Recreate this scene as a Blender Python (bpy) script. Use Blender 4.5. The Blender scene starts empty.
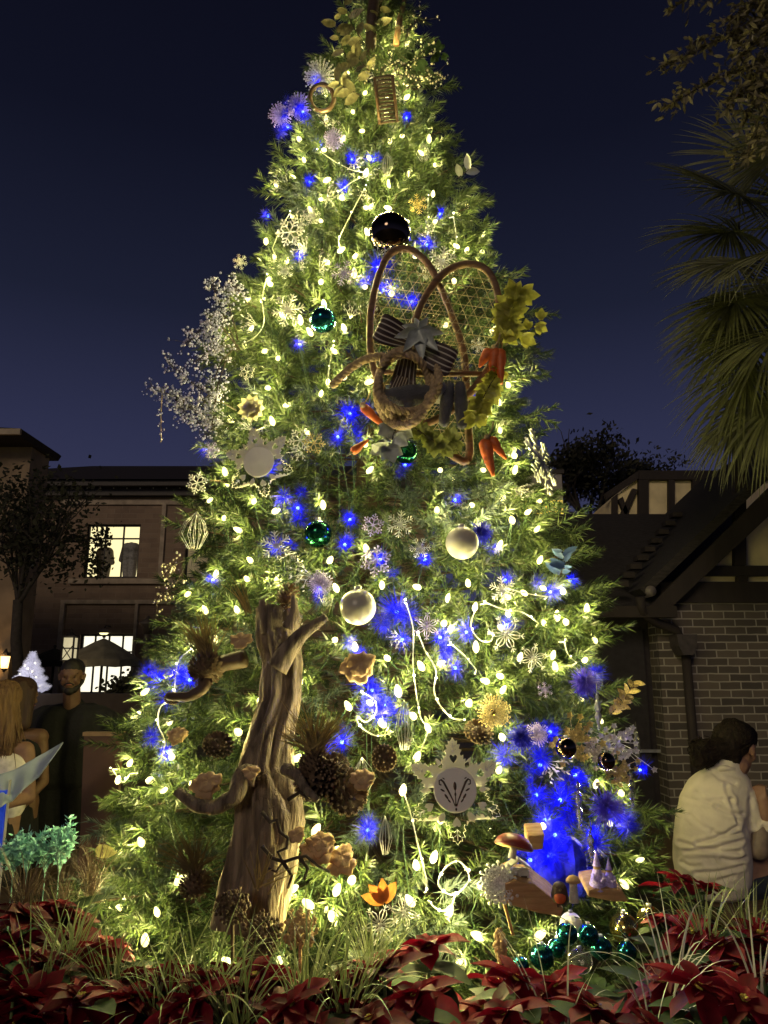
import bpy, math, random
import numpy as np
from mathutils import Vector, Matrix, Euler, noise as mnoise
R = math.radians; PI = math.pi
rnd = random.Random(7); npr = np.random.default_rng(11)
scn = bpy.context.scene; C = scn.collection

# ------------------------------------------------------------ camera
PITCH = R(12.2); LENS = 26.0; F_PX = LENS/36*1024
CAM = Vector((0, 0, 1.65))
FW = Vector((0, math.cos(PITCH), math.sin(PITCH))); UP = Vector((0, -math.sin(PITCH), math.cos(PITCH))); RT = Vector((1, 0, 0))
cd = bpy.data.cameras.new('camera'); cam = bpy.data.objects.new('camera', cd); C.objects.link(cam)
cam.location = CAM; cam.rotation_euler = (PI/2+PITCH, 0, 0)
cd.sensor_fit = 'VERTICAL'; cd.sensor_height = 36; cd.lens = LENS; cd.clip_end = 2000; cd.clip_start = 0.05
scn.camera = cam
def ray(px, py): return FW + RT*((px-384)/F_PX) + UP*((512-py)/F_PX)
def at(px, py, Y):
    d = ray(px, py); return CAM + d*(Y/d.y)
def mpp(p): return (Vector(p)-CAM).dot(FW)/F_PX      # metres per pixel at a point

# ------------------------------------------------------------ materials
def mat(name, col, rough=0.6, metal=0.0, var=0.25, nscale=20.0, bump=0.0, bscale=60.0, emit=None, estr=0.0, trans=0.0,
        alpha=None, col2=None, stretch=None, attr=False, sub=0.0, coat=0.0, spec=None):
    m = bpy.data.materials.new(name); m.use_nodes = True
    nt = m.node_tree; N = nt.nodes; L = nt.links
    b = N['Principled BSDF']
    b.inputs['Roughness'].default_value = rough; b.inputs['Metallic'].default_value = metal
    if spec is not None: b.inputs['Specular IOR Level'].default_value = spec
    tc = N.new('ShaderNodeTexCoord'); mp = N.new('ShaderNodeMapping')
    L.new(tc.outputs['Object'], mp.inputs['Vector'])
    if stretch: mp.inputs['Scale'].default_value = stretch
    nz = N.new('ShaderNodeTexNoise'); nz.inputs['Scale'].default_value = nscale; nz.inputs['Detail'].default_value = 4
    L.new(mp.outputs['Vector'], nz.inputs['Vector'])
    cr = N.new('ShaderNodeValToRGB')
    c2 = col2 or tuple(min(1, c*(1+var)) for c in col)
    c1 = col if col2 else tuple(c*(1-var) for c in col)
    cr.color_ramp.elements[0].color = (*c1, 1); cr.color_ramp.elements[1].color = (*c2, 1)
    cr.color_ramp.elements[0].position = 0.32; cr.color_ramp.elements[1].position = 0.68
    L.new(nz.outputs['Fac'], cr.inputs['Fac'])
    out = cr.outputs['Color']
    if attr:
        at_ = N.new('ShaderNodeVertexColor'); at_.layer_name = 'tint'
        mx = N.new('ShaderNodeMix'); mx.data_type = 'RGBA'; mx.blend_type = 'MULTIPLY'; mx.inputs['Factor'].default_value = 1
        L.new(out, mx.inputs['A']); L.new(at_.outputs['Color'], mx.inputs['B']); out = mx.outputs['Result']
    L.new(out, b.inputs['Base Color'])
    if bump:
        n2 = N.new('ShaderNodeTexNoise'); n2.inputs['Scale'].default_value = bscale; n2.inputs['Detail'].default_value = 5
        L.new(mp.outputs['Vector'], n2.inputs['Vector'])
        bp = N.new('ShaderNodeBump'); bp.inputs['Strength'].default_value = bump; bp.inputs['Distance'].default_value = 0.01
        L.new(n2.outputs['Fac'], bp.inputs['Height']); L.new(bp.outputs['Normal'], b.inputs['Normal'])
    if emit:
        b.inputs['Emission Color'].default_value = (*emit, 1); b.inputs['Emission Strength'].default_value = estr
    if trans: b.inputs['Transmission Weight'].default_value = trans
    if coat: b.inputs['Coat Weight'].default_value = coat
    if sub:   # thin translucent leaves
        tr = N.new('ShaderNodeBsdfTranslucent'); L.new(out, tr.inputs['Color'])
        ms = N.new('ShaderNodeMixShader'); ms.inputs['Fac'].default_value = sub
        L.new(b.outputs[0], ms.inputs[1]); L.new(tr.outputs[0], ms.inputs[2])
        L.new(ms.outputs[0], N['Material Output'].inputs['Surface'])
    return m

# ------------------------------------------------------------ mesh building
class MB:
    def __init__(s): s.v = []; s.f = []; s.c = []
    def add(s, vs, fs, M=None, col=None):
        o = len(s.v)
        s.v += [tuple(M @ Vector(p)) if M else tuple(p) for p in vs]
        s.f += [tuple(i+o for i in f) for f in fs]
        if col is not None or s.c:
            while len(s.c) < o: s.c.append((1, 1, 1))
            s.c += (col if isinstance(col, list) else [col or (1, 1, 1)]*len(vs))
        return s
    def box(s, lo, hi, M=None):
        x0, y0, z0 = lo; x1, y1, z1 = hi
        return s.add([(x0,y0,z0),(x1,y0,z0),(x1,y1,z0),(x0,y1,z0),(x0,y0,z1),(x1,y0,z1),(x1,y1,z1),(x0,y1,z1)],
                     [(0,3,2,1),(4,5,6,7),(0,1,5,4),(1,2,6,5),(2,3,7,6),(3,0,4,7)], M)
    def prism(s, poly, y0, y1, M=None):      # polygon in xz, extruded along y
        n = len(poly)
        return s.add([(x, y0, z) for x, z in poly]+[(x, y1, z) for x, z in poly],
                     [tuple(range(n)), tuple(range(2*n-1, n-1, -1))]+[(i, i+n, (i+1) % n+n, (i+1) % n) for i in range(n)], M)
    def tube(s, pts, rad, n=8, cap=True, M=None, wob=None, col=None):
        pts = [Vector(p) for p in pts]; k = len(pts)
        rr = rad if isinstance(rad, (list, tuple)) else [rad]*k
        vs = []; fs = []
        t0 = (pts[1]-pts[0]).normalized()
        nrm = t0.orthogonal().normalized()
        for i in range(k):
            t = (pts[min(i+1, k-1)]-pts[max(i-1, 0)])
            t = t.normalized() if t.length > 1e-9 else t0
            nrm = (nrm - t*nrm.dot(t)); nrm = nrm.normalized() if nrm.length > 1e-6 else t.orthogonal().normalized()
            bn = t.cross(nrm)
            for j in range(n):
                a = 2*PI*j/n
                r = rr[i]*(wob(i/(k-1), a) if wob else 1)
                vs.append(pts[i]+nrm*(math.cos(a)*r)+bn*(math.sin(a)*r))
        for i in range(k-1):
            for j in range(n):
                a = i*n+j; b = i*n+(j+1) % n
                fs.append((a, b, b+n, a+n))
        if cap:
            fs.append(tuple(range(n-1, -1, -1))); fs.append(tuple(range((k-1)*n, k*n)))
        return s.add(vs, fs, M, col)
    def lathe(s, prof, n=24, M=None):       # (r,z) profile round z
        vs = []; fs = []
        for r, z in prof:
            for j in range(n):
                a = 2*PI*j/n; vs.append((r*math.cos(a), r*math.sin(a), z))
        for i in range(len(prof)-1):
            for j in range(n):
                a = i*n+j; b = i*n+(j+1) % n; fs.append((a, b, b+n, a+n))
        fs.append(tuple(range(n-1, -1, -1))); fs.append(tuple(range((len(prof)-1)*n, len(prof)*n)))
        return s.add(vs, fs, M)
    def loft(s, rings, n=28):      # rings: (centre, half width, half depth)
        vs = []; fs = []
        for c, rx, ry in rings:
            for j in range(n): an = 2*PI*j/n; vs.append(Vector(c)+Vector((rx*math.cos(an), ry*math.sin(an), 0)))
        for i in range(len(rings)-1):
            for j in range(n): fs.append((i*n+j, i*n+(j+1) % n, (i+1)*n+(j+1) % n, (i+1)*n+j))
        fs.append(tuple(range(n-1, -1, -1))); fs.append(tuple(range((len(rings)-1)*n, len(rings)*n)))
        return s.add(vs, fs)
    def ball(s, c, r, n=16, m=10, sc=(1, 1, 1), M=None):
        prof = [(max(1e-4, math.sin(PI*i/m)), -math.cos(PI*i/m)) for i in range(m+1)]
        T = Matrix.Translation(c) @ Matrix.Diagonal((r*sc[0], r*sc[1], r*sc[2], 1))
        return s.lathe(prof, n, (M @ T) if M else T)
    def quad(s, a, b, c, d): return s.add([a, b, c, d], [(0, 1, 2, 3)])
    def blade(s, p, d, up, L, w, droop=0.0, seg=4, fold=0.0, shape=None, cols=None):
        """a leaf: p base, d direction, up normal, with gravity droop; 3 verts across"""
        d = Vector(d).normalized(); up = Vector(up); up = (up-d*up.dot(d)); up = up.normalized() if up.length > 1e-5 else d.orthogonal().normalized()
        sd = d.cross(up); vs = []; fs = []; cl = []
        q = Vector(p)
        for i in range(seg+1):
            t = i/seg
            ww = w*(shape(t) if shape else math.sin(PI*min(1, 0.12+0.88*t))**0.8 if t < 1 else 0.02)
            vs += [q-sd*ww+up*fold*ww, q.copy(), q+sd*ww+up*fold*ww]
            if cols: cl += [cols[0], cols[1], cols[0]]
            dd = (d+Vector((0, 0, -droop*t))).normalized()
            q = q+dd*(L/seg)
        for i in range(seg):
            a = i*3
            fs += [(a, a+1, a+4, a+3), (a+1, a+2, a+5, a+4)]
        return s.add(vs, fs, None, cl if cols else None)
    def build(s, name, m, parent=None, smooth=True, origin=None):
        me = bpy.data.meshes.new(name)
        o = Vector((0, 0, 0))
        if parent is not None: o = ORIG.get(parent.name, o)
        if origin is not None: o = Vector(origin)
        me.from_pydata([tuple(Vector(p)-o) for p in s.v], [], s.f)
        if s.c:
            while len(s.c) < len(s.v): s.c.append((1, 1, 1))
            a = me.color_attributes.new('tint', 'FLOAT_COLOR', 'POINT')
            a.data.foreach_set('color', np.hstack([np.array(s.c, dtype=np.float32), np.ones((len(s.v), 1), np.float32)]).ravel())
        if smooth: me.polygons.foreach_set('use_smooth', [True]*len(me.polygons))
        me.update()
        return link(name, me, m, parent, origin)
ORIG = {}
def link(name, me, m, parent=None, origin=None):
    ob = bpy.data.objects.new(name, me); C.objects.link(ob)
    if m is not None:
        me.materials.clear(); me.materials.append(m)
    if parent is not None: ob.parent = parent
    if origin is not None: ob.location = origin
    return ob
def thing(name, label, cat, loc=(0, 0, 0), group=None):
    o = bpy.data.objects.new(name, None); C.objects.link(o); o.empty_display_size = 0.1
    o.location = loc; o['label'] = label; o['category'] = cat
    if group: o['group'] = group
    ORIG[o.name] = Vector(loc); ORIG[o.name+'#'] = True
    return o
def tag(o, label, cat, group=None):
    o['label'] = label; o['category'] = cat
    if group: o['group'] = group
    return o
def struct(o): o['kind'] = 'structure'; return o
def dup(root, M, label, group=None):
    r = root.copy(); C.objects.link(r); r.matrix_world = M; r['label'] = label
    if group: r['group'] = group
    for ch in list(root.children):
        c = ch.copy(); C.objects.link(c); c.parent = r
        for g in list(ch.children):
            d = g.copy(); C.objects.link(d); d.parent = c
    return r
def sub(name, mb, m, parent, smooth=True):       # sub-part: child of a part that lies in its thing's frame
    top = parent.parent
    me_o = mb.build(name, m, None, smooth, None)
    o = ORIG.get(top.name, Vector((0, 0, 0))) if top else Vector((0, 0, 0))
    me_o.data.transform(Matrix.Translation(-o)); me_o.parent = parent
    return me_o
def flat2d(polys, ext, bevel=0.0):
    """filled 2-D outline with holes -> mesh"""
    cu = bpy.data.curves.new('outline', 'CURVE'); cu.dimensions = '2D'; cu.fill_mode = 'BOTH'; cu.extrude = ext; cu.bevel_depth = bevel
    for p in polys:
        sp = cu.splines.new('POLY'); sp.points.add(len(p)-1)
        for i, (x, y) in enumerate(p): sp.points[i].co = (x, y, 0, 1)
        sp.use_cyclic_u = True
    ob = bpy.data.objects.new('outline', cu); C.objects.link(ob)
    dg = bpy.context.evaluated_depsgraph_get(); dg.update()
    me = bpy.data.meshes.new_from_object(ob.evaluated_get(dg))
    bpy.data.objects.remove(ob); bpy.data.curves.remove(cu)
    return me
def remesh(mb, voxel, smooth=4, disp=None):
    """fuse overlapping closed shells of mb into one continuous skin; returns MB"""
    me = bpy.data.meshes.new('tmp'); me.from_pydata(mb.v, [], mb.f); me.update()
    ob = bpy.data.objects.new('tmp', me); C.objects.link(ob)
    md = ob.modifiers.new('r', 'REMESH'); md.mode = 'VOXEL'; md.voxel_size = voxel; md.adaptivity = 0
    if smooth:
        sm = ob.modifiers.new('s', 'SMOOTH'); sm.iterations = smooth; sm.factor = 0.5
    dg = bpy.context.evaluated_depsgraph_get(); dg.update()
    me2 = bpy.data.meshes.new_from_object(ob.evaluated_get(dg))
    out = MB(); out.v = [tuple(v.co) for v in me2.vertices]; out.f = [tuple(p.vertices) for p in me2.polygons]
    if disp:
        ns = [v.normal.copy() for v in me2.vertices]
        out.v = [tuple(Vector(p)+n*disp(Vector(p))) for p, n in zip(out.v, ns)]
    bpy.data.objects.remove(ob); bpy.data.meshes.remove(me); bpy.data.meshes.remove(me2)
    return out
def cap(mb, p0, r0, p1, r1, sc=None):
    """tapered capsule shell"""
    p0 = Vector(p0); p1 = Vector(p1); d = p1-p0
    t = d.normalized() if d.length > 1e-6 else Vector((0, 0, 1))
    pts = []; rr = []
    for k in range(1, 5): a = PI/2*(1-k/4); pts.append(p0-t*r0*math.sin(a)); rr.append(max(r0*math.cos(a), r0*.08))
    for k in range(1, 4): u = k/4; pts.append(p0.lerp(p1, u)); rr.append(r0+(r1-r0)*u)
    for k in range(0, 4): a = PI/2*k/4; pts.append(p1+t*r1*math.sin(a)); rr.append(max(r1*math.cos(a), r1*.08))
    pts.append(p1+t*r1*.99); rr.append(r1*.1)
    return mb.tube(pts, rr, 12)
def px_of(v):
    r = Vector(v)-CAM; d = r.dot(FW); return 384+F_PX*r.dot(RT)/d, 512-F_PX*r.dot(UP)/d
def plight(name, p, col, W, rad, parent=None):
    ld = bpy.data.lights.new(name, 'POINT'); ld.color = col; ld.energy = W; ld.shadow_soft_size = rad
    o = bpy.data.objects.new(name, ld); C.objects.link(o)
    o.location = Vector(p)-(ORIG.get(parent.name, Vector((0, 0, 0))) if parent else Vector((0, 0, 0)))
    if parent: o.parent = parent
    return o
def basis(zdir, roll=0.0):
    z = Vector(zdir).normalized(); up = Vector((0, 0, 1)); x = up.cross(z)
    x = x.normalized() if x.length > 1e-4 else Vector((1, 0, 0)); y = z.cross(x)
    M = Matrix((x, y, z)).transposed().to_4x4()
    return M @ Matrix.Rotation(roll, 4, 'Z')
ORD = ['first', 'second', 'third', 'fourth', 'fifth', 'sixth', 'seventh', 'eighth', 'ninth', 'tenth', 'eleventh', 'twelfth',
       'thirteenth', 'fourteenth', 'fifteenth', 'sixteenth', 'seventeenth', 'eighteenth', 'nineteenth', 'twentieth']

# ------------------------------------------------------------ world and sun
w = bpy.data.worlds.new('World'); scn.world = w; w.use_nodes = True
nt = w.node_tree; bg = nt.nodes['Background']
SUN_EL, SUN_AZ = R(22), R(200)
sky = nt.nodes.new('ShaderNodeTexSky'); sky.sky_type = 'NISHITA'; sky.sun_disc = False; sky.sun_elevation = R(-6); sky.sun_rotation = SUN_AZ
tc = nt.nodes.new('ShaderNodeTexCoord'); sx = nt.nodes.new('ShaderNodeSeparateXYZ'); rp = nt.nodes.new('ShaderNodeValToRGB')
nt.links.new(tc.outputs['Generated'], sx.inputs[0]); nt.links.new(sx.outputs['Z'], rp.inputs['Fac'])
e = rp.color_ramp.elements
e[0].position = 0.0; e[0].color = (0.060, 0.062, 0.135, 1)
e[1].position = 1.0; e[1].color = (0.003, 0.003, 0.010, 1)
for pos, c in ((0.18, (0.046, 0.050, 0.112)), (0.30, (0.032, 0.036, 0.086)), (0.45, (0.0145, 0.0175, 0.0405)), (0.62, (0.0066, 0.0078, 0.0195)), (0.75, (0.0047, 0.0053, 0.0135))):
    k = e.new(pos); k.color = (*c, 1)
ad = nt.nodes.new('ShaderNodeMix'); ad.data_type = 'RGBA'; ad.blend_type = 'ADD'; ad.inputs['Factor'].default_value = 0.03
nt.links.new(rp.outputs['Color'], ad.inputs['A']); nt.links.new(sky.outputs['Color'], ad.inputs['B'])
nt.links.new(ad.outputs['Result'], bg.inputs['Color']); bg.inputs["Strength"].default_value = 0.8
sl = bpy.data.lights.new('street_glow', 'SUN'); sl.energy = 0.5; sl.angle = R(14); sl.color = (1.0, 0.80, 0.58)  # night scene: one warm lamp stands in for unseen street lights
so = bpy.data.objects.new('street_glow', sl); C.objects.link(so); so.location = (-2, -6, 9)
so.rotation_euler = (R(68), 0, R(-20))
scn.view_settings.view_transform = 'Standard'; scn.view_settings.look = 'None'; scn.view_settings.exposure = 0; scn.view_settings.gamma = 1
scn.cycles.use_denoising = True; scn.cycles.max_bounces = 6; scn.cycles.diffuse_bounces = 2; scn.cycles.transparent_max_bounces = 8
scn.cycles.transmission_bounces = 4; scn.cycles.caustics_reflective = False; scn.cycles.caustics_refractive = False
scn.cycles.sample_clamp_indirect = 3.0

# ------------------------------------------------------------ common materials
M_ = dict(
 needle=mat('needle', (1, 1, 1), 0.45, var=0.15, attr=True, sub=0.25),
 bark=mat('bark', (0.05, 0.032, 0.02), 0.9, bump=0.6, nscale=8, bscale=30),
 soil=mat('soil', (0.02, 0.014, 0.009), 0.95, bump=0.8, nscale=30, bscale=50),
 stone=mat('stone', (0.16, 0.13, 0.10), 0.85, bump=0.3, nscale=6, bscale=40),
 paving=mat('paving', (0.09, 0.08, 0.07), 0.8, bump=0.2, nscale=3, bscale=30),
 bulb=mat('warm_bulb', (1, .95, .7), 0.3, emit=(1.0, 0.90, 0.40), estr=2.0),
 mini=mat('mini_bulb', (1, 1, .9), 0.3, emit=(1.0, 0.93, 0.66), estr=2.2),
 bluebulb=mat('blue_bulb', (.1, .1, 1), 0.3, emit=(0.10, 0.22, 1.0), estr=6),
 cord=mat('cord', (0.62, 0.64, 0.5), 0.5, var=.1),
 dcord=mat('dark_cord', (0.02, 0.05, 0.02), 0.6),
 glitter=mat('glitter', (0.72, 0.70, 0.72), 0.35, metal=.25, var=.35, nscale=150, bump=.5, bscale=300),
 violet=mat('violet_tinsel', (.10, .06, .62), .4, var=.3, sub=.25),
 lilac=mat('lilac_glitter', (0.44, 0.36, 0.74), 0.35, metal=.2, var=.3, nscale=150, bump=.5, bscale=300),
 gold=mat('gold_glitter', (0.55, 0.42, 0.16), 0.35, metal=.4, var=.4, nscale=150, bump=.5, bscale=300),
 silver=mat('silver', (0.60, 0.60, 0.60), 0.3, metal=.7, var=.2),
 cream=mat('cream_enamel', (0.80, 0.78, 0.68), 0.4, var=.06, sub=.45),
 pearl=mat('pearl', (0.46, 0.44, 0.36), 0.3, var=.12, nscale=9),
 white=mat('white_enamel', (0.80, 0.78, 0.70), 0.28, var=.05, coat=.3),
 bronze=mat('bronze', (0.06, 0.035, 0.02), 0.4, metal=.3),
 darkmirror=mat('dark_mirror', (0.10, 0.075, 0.06), 0.06, metal=1, var=.1),
 tealmirror=mat('teal_mirror', (0.02, 0.17, 0.19), 0.12, metal=.9, var=.12),
 greenmirror=mat('green_mirror', (0.01, 0.09, 0.05), 0.12, metal=.9, var=.12),
 goldmirror=mat('gold_mirror', (0.55, 0.48, 0.18), 0.12, metal=.95, var=.15),
 clear=mat('clear_glass', (0.9, 0.9, 0.85), 0.06, trans=.9, var=.02),
 wood=mat('bent_wood', (0.16, 0.085, 0.04), 0.55, nscale=6, var=.35, stretch=(1, 1, 8), bump=.2),
 darkwood=mat('dark_wood', (0.06, 0.035, 0.022), 0.6, nscale=6, var=.3, bump=.3),
 slabwood=mat('slab_wood', (0.30, 0.17, 0.07), 0.7, col2=(0.48, 0.30, 0.14), nscale=12, bump=.6, stretch=(1, 6, 6)),
 rawhide=mat('rawhide', (0.34, 0.27, 0.16), 0.6, var=.2),
 rope=mat('rope', (0.46, 0.34, 0.19), 0.9, var=.35, nscale=80, bump=.6, bscale=250),
 carrot=mat('carrot', (0.62, 0.13, 0.02), 0.5, var=.25, nscale=40, bump=.3),
 carrottop=mat('carrot_stalk', (0.10, 0.14, 0.04), 0.6),
 mitt=mat('grey_wool', (0.10, 0.10, 0.11), 0.95, bump=.8, bscale=220),
 cuff=mat('cream_wool', (0.55, 0.52, 0.46), 0.95, bump=.8, bscale=220),
 yleaf=mat('yellow_green_leaf', (0.38, 0.38, 0.07), 0.5, var=.35, nscale=30, sub=.3),
 sleaf=mat('silver_leaf', (0.42, 0.46, 0.42), 0.45, var=.25, nscale=30, metal=.2),
 gleaf=mat('gilded_leaf', (0.22, 0.20, 0.10), 0.45, var=.4, nscale=40, metal=.2),
 dryg=mat('dry_grass', (0.36, 0.27, 0.11), 0.8, attr=True),
 mush=mat('bracket_fungus', (0.36, 0.22, 0.11), 0.85, col2=(0.52, 0.36, 0.2), nscale=25, bump=.6, bscale=70),
 cone=mat('pine_cone', (0.09, 0.055, 0.03), 0.8, var=.4, nscale=40),
 conetip=mat('pine_cone_tip', (0.22, 0.15, 0.09), 0.8, var=.4),
 stump=mat('stump_bark', (0.065, 0.047, 0.034), 0.9, col2=(0.27, 0.21, 0.15), nscale=7, bump=1.0, bscale=22, stretch=(6, 6, .55)),
 twig=mat('dark_twig', (0.035, 0.022, 0.016), 0.8),
 red=mat('poinsettia_bract', (0.155, 0.003, 0.014), 0.6, spec=.18, attr=True, var=.3, nscale=25, sub=.22),
 pleaf=mat('poinsettia_leaf', (0.020, 0.042, 0.013), 0.7, spec=.2, var=.3, nscale=25),
 cyath=mat('flower_centre', (0.5, 0.42, 0.06), 0.6),
 lirio=mat('variegated_blade', (1, 1, 1), 0.45, attr=True, sub=.2, var=.15),
 spray=mat('lilac_berry', (0.50, 0.49, 0.74), 0.4, metal=.15, var=.3, nscale=200),
 berry=mat('berry_glitter', (0.62, 0.55, 0.45), 0.35, metal=.3, var=.35, nscale=200),
)
# ------------------------------------------------------------ ground and planter
g = MB(); g.quad((-400, -60, 0), (400, -60, 0), (400, 700, 0), (-400, 700, 0)); struct(g.build('ground', M_['paving'], None, False))
# raised bed: rounded rectangle
def rrect(x0, y0, x1, y1, r, n=8):
    pts = []
    for cx, cy, a0 in ((x1-r, y1-r, 0), (x0+r, y1-r, 90), (x0+r, y0+r, 180), (x1-r, y0+r, 270)):
        for k in range(n+1): a = R(a0+90*k/n); pts.append((cx+r*math.cos(a), cy+r*math.sin(a)))
    return pts
PB = (-1.72, 1.15, 1.66, 6.0)
def ring(mb, outer, inner, z0, z1):
    n = len(outer)
    vs = [(x, y, z1) for x, y in outer]+[(x, y, z1) for x, y in inner]+[(x, y, z0) for x, y in outer]+[(x, y, z0) for x, y in inner]
    fs = []
    for i in range(n):
        j = (i+1) % n
        fs += [(i, j, n+j, n+i), (2*n+i, 2*n+j, j, i), (n+i, n+j, 3*n+j, 3*n+i), (2*n+j, 2*n+i, 3*n+i, 3*n+j)]
    mb.add(vs, fs)
pl = thing('planter', 'low stone planter wall with broad wooden seat rim around the tree', 'planter', (0, 3.6, 0))
q = MB(); ring(q, rrect(PB[0]-.34, PB[1]-.34, PB[2]+.34, PB[3]+.34, .5), rrect(PB[0], PB[1], PB[2], PB[3], .3), 0, .44); q.build('wall', M_['stone'], pl, False)
q = MB(); ring(q, rrect(PB[0]-.38, PB[1]-.38, PB[2]+.40, PB[3]+.38, .5), rrect(PB[0]+.02, PB[1]+.02, PB[2]-.02, PB[3]-.02, .3), .442, .50); q.build('seat', mat('seat_wood', (.07, .042, .022), .7, var=.4, nscale=8, bump=.4, stretch=(1, 6, 6)), pl, False)
q = MB(); pts = rrect(PB[0]+.003, PB[1]+.003, PB[2]-.003, PB[3]-.003, .3); n = len(pts)
q.add([(x, y, .43) for x, y in pts]+[(-.2, 3.6, .52)], [(i, (i+1) % n, n) for i in range(n)]); struct(q.build('soil_bed', M_['soil'], None))

# ------------------------------------------------------------ the fir tree
AY = 3.95
SIL = [(-120, 385, 10), (-60, 380, 17), (0, 376, 26), (50, 380, 42), (100, 369, 60), (150, 370, 83), (200, 376, 101), (250, 373, 113), (300, 375, 138), (350, 377, 160),
       (400, 371, 164), (450, 370, 174), (500, 375, 184), (550, 382, 196), (600, 385, 219), (650, 382, 231), (700, 380, 249), (750, 377, 262),
       (800, 372, 272), (850, 367, 282), (900, 365, 290), (950, 360, 292), (1010, 360, 290)]
ZS = []; RS = []; XS = []
for y, cx, hw in SIL:
    p = at(cx, y, AY); m = mpp(p)
    ZS.append(p.z); RS.append(hw*m*0.985); XS.append(p.x)
ZS = np.array(ZS[::-1]); RS = np.array(RS[::-1]); XS = np.array(XS[::-1])
ZBOT = .55; ZTOP = float(ZS[-1])
def rad(z): return float(np.interp(z, ZS, RS))
def axx(z): return float(np.interp(z, ZS, XS))
def tree_hit(px, py, off=0.0):
    d = ray(px, py); best = None; t = 1.6
    while t < 7:
        p = CAM+d*t; r = math.hypot(p.x-axx(p.z), p.y-AY)-(rad(p.z)+off)
        if r <= 0: return p
        if best is None or r < best[0]: best = (r, p)
        t += .012
    return best[1]
def outward(p):
    v = Vector((p.x-axx(p.z), p.y-AY, 0)); v = v.normalized() if v.length > 1e-3 else Vector((0, -1, 0))
    return (v+Vector((0, 0, .22))).normalized()
def facing(p, k=.65): return (outward(p)*(1-k)+(CAM-p).normalized()*k).normalized()

WARM = [(357,18),(390,54),(407,97),(343,139),(324,150),(390,141),(402,136),(435,165),(409,175),(366,173),(433,194),(276,184),(304,160),(320,80),(368,30),(372,62),(342,52),
 (266,241),(287,261),(275,258),(327,262),(367,232),(366,208),(321,282),(247,300),(270,284),(293,177),(428,228),(467,206),(484,235),(456,246),(467,250),(482,252),
 (388,208),(407,222),(371,207),(435,222),(344,328),(454,281),(392,294),(446,325),(493,330),(399,358),(269,279),(263,300),(229,334),(244,345),(278,358),(287,405),(256,407),
 (328,382),(231,420),(334,351),(321,394),(268,388),(264,450),(238,530),(276,511),(323,505),(216,574),(291,606),(336,588),(188,594),(278,580),(237,610),(225,472),
 (437,510),(528,512),(382,585),(468,583),(417,587),(524,593),(448,598),(348,706),(421,666),(476,647),(444,623),(451,629),(387,658),(469,703),(485,681),(475,607),(428,728),
 (355,647),(398,691),(566,622),(557,616),(501,628),(544,623),(553,655),(555,667),(520,657),(500,676),(502,737),(191,645),(173,675),(145,692),(138,715),(170,722),(238,732),(172,757),
 (150,780),(164,790),(130,763),(141,842),(118,780),(298,681),(297,758),(316,830),(332,916),(227,962),(145,940),(102,900),(417,757),(403,790),(499,770),(434,857),(416,865),(410,901),
 (478,936),(540,935),(543,826),(480,885),(624,884),(615,770),(503,690),(370,470),(500,430),(515,470),(540,560),(250,560),(210,500),(300,560),(440,470),(585,660),(600,720),(335,640),(260,700),
 (120,850),(180,880),(280,960),(390,960),(440,820),(460,960),(640,860),(595,640),(205,610),(215,640),(352,880),(330,560),(500,545)]
WARM_BRIGHT = {(141,842): 1.6, (332,916): 2.0, (227,962): 2.0, (145,940): 1.8, (410,901): 1.5, (478,936): 1.8, (540,935): 1.8, (298,681): 1.8, (316,830): 1.6, (256,407): 1.8, (366,173): 1.5, (454,281): 1.4, (291,606): 1.5, (150,780): 1.5, (276,511): 1.4}
BLUE = [(352,160,1.2),(373,160,.9),(345,188,.8),(318,84,1.4),(303,112,1.9),(288,127,1.5),(320,145,.5),(378,268,1.6),(427,245,1.2),(383,290,.9),(350,414,2.2),(338,437,1.6),(298,508,1.6),(277,548,1.2),(482,535,1.4),
 (397,612,2.6),(402,640,1.2),(440,638,1.2),(455,668,1.1),(466,632,.7),(550,592,1.3),(582,682,1.9),(521,739,2.2),(550,732,1.2),(385,706,2.4),(372,690,1.3),(342,742,1.0),(190,680,2.6),(160,680,1.8),(168,752,1.3),(368,830,1.0),
 (207,450,.5),(213,580,.8),(560,800,2.4),(608,812,2.4),(548,855,3.0),(572,868,3.0),(555,835,2.6),(506,625,.6),(425,560,.8),(380,560,1.0),(320,590,1.0),(405,465,1.0),(570,580,.8),(270,470,.9),(345,545,.9),(505,580,.7),(350,520,.8),(640,770,.8),(540,765,1.0),(536,795,1.0),(575,775,1.1),(590,835,1.3),(545,820,1.4),(530,860,1.2),(310,182,.8),(440,214,.8),(268,216,.8),(406,118,.8),(300,258,.8),(412,302,.9),(472,402,.9),(300,345,.8),(455,500,.8),(360,655,.9)]
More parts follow.
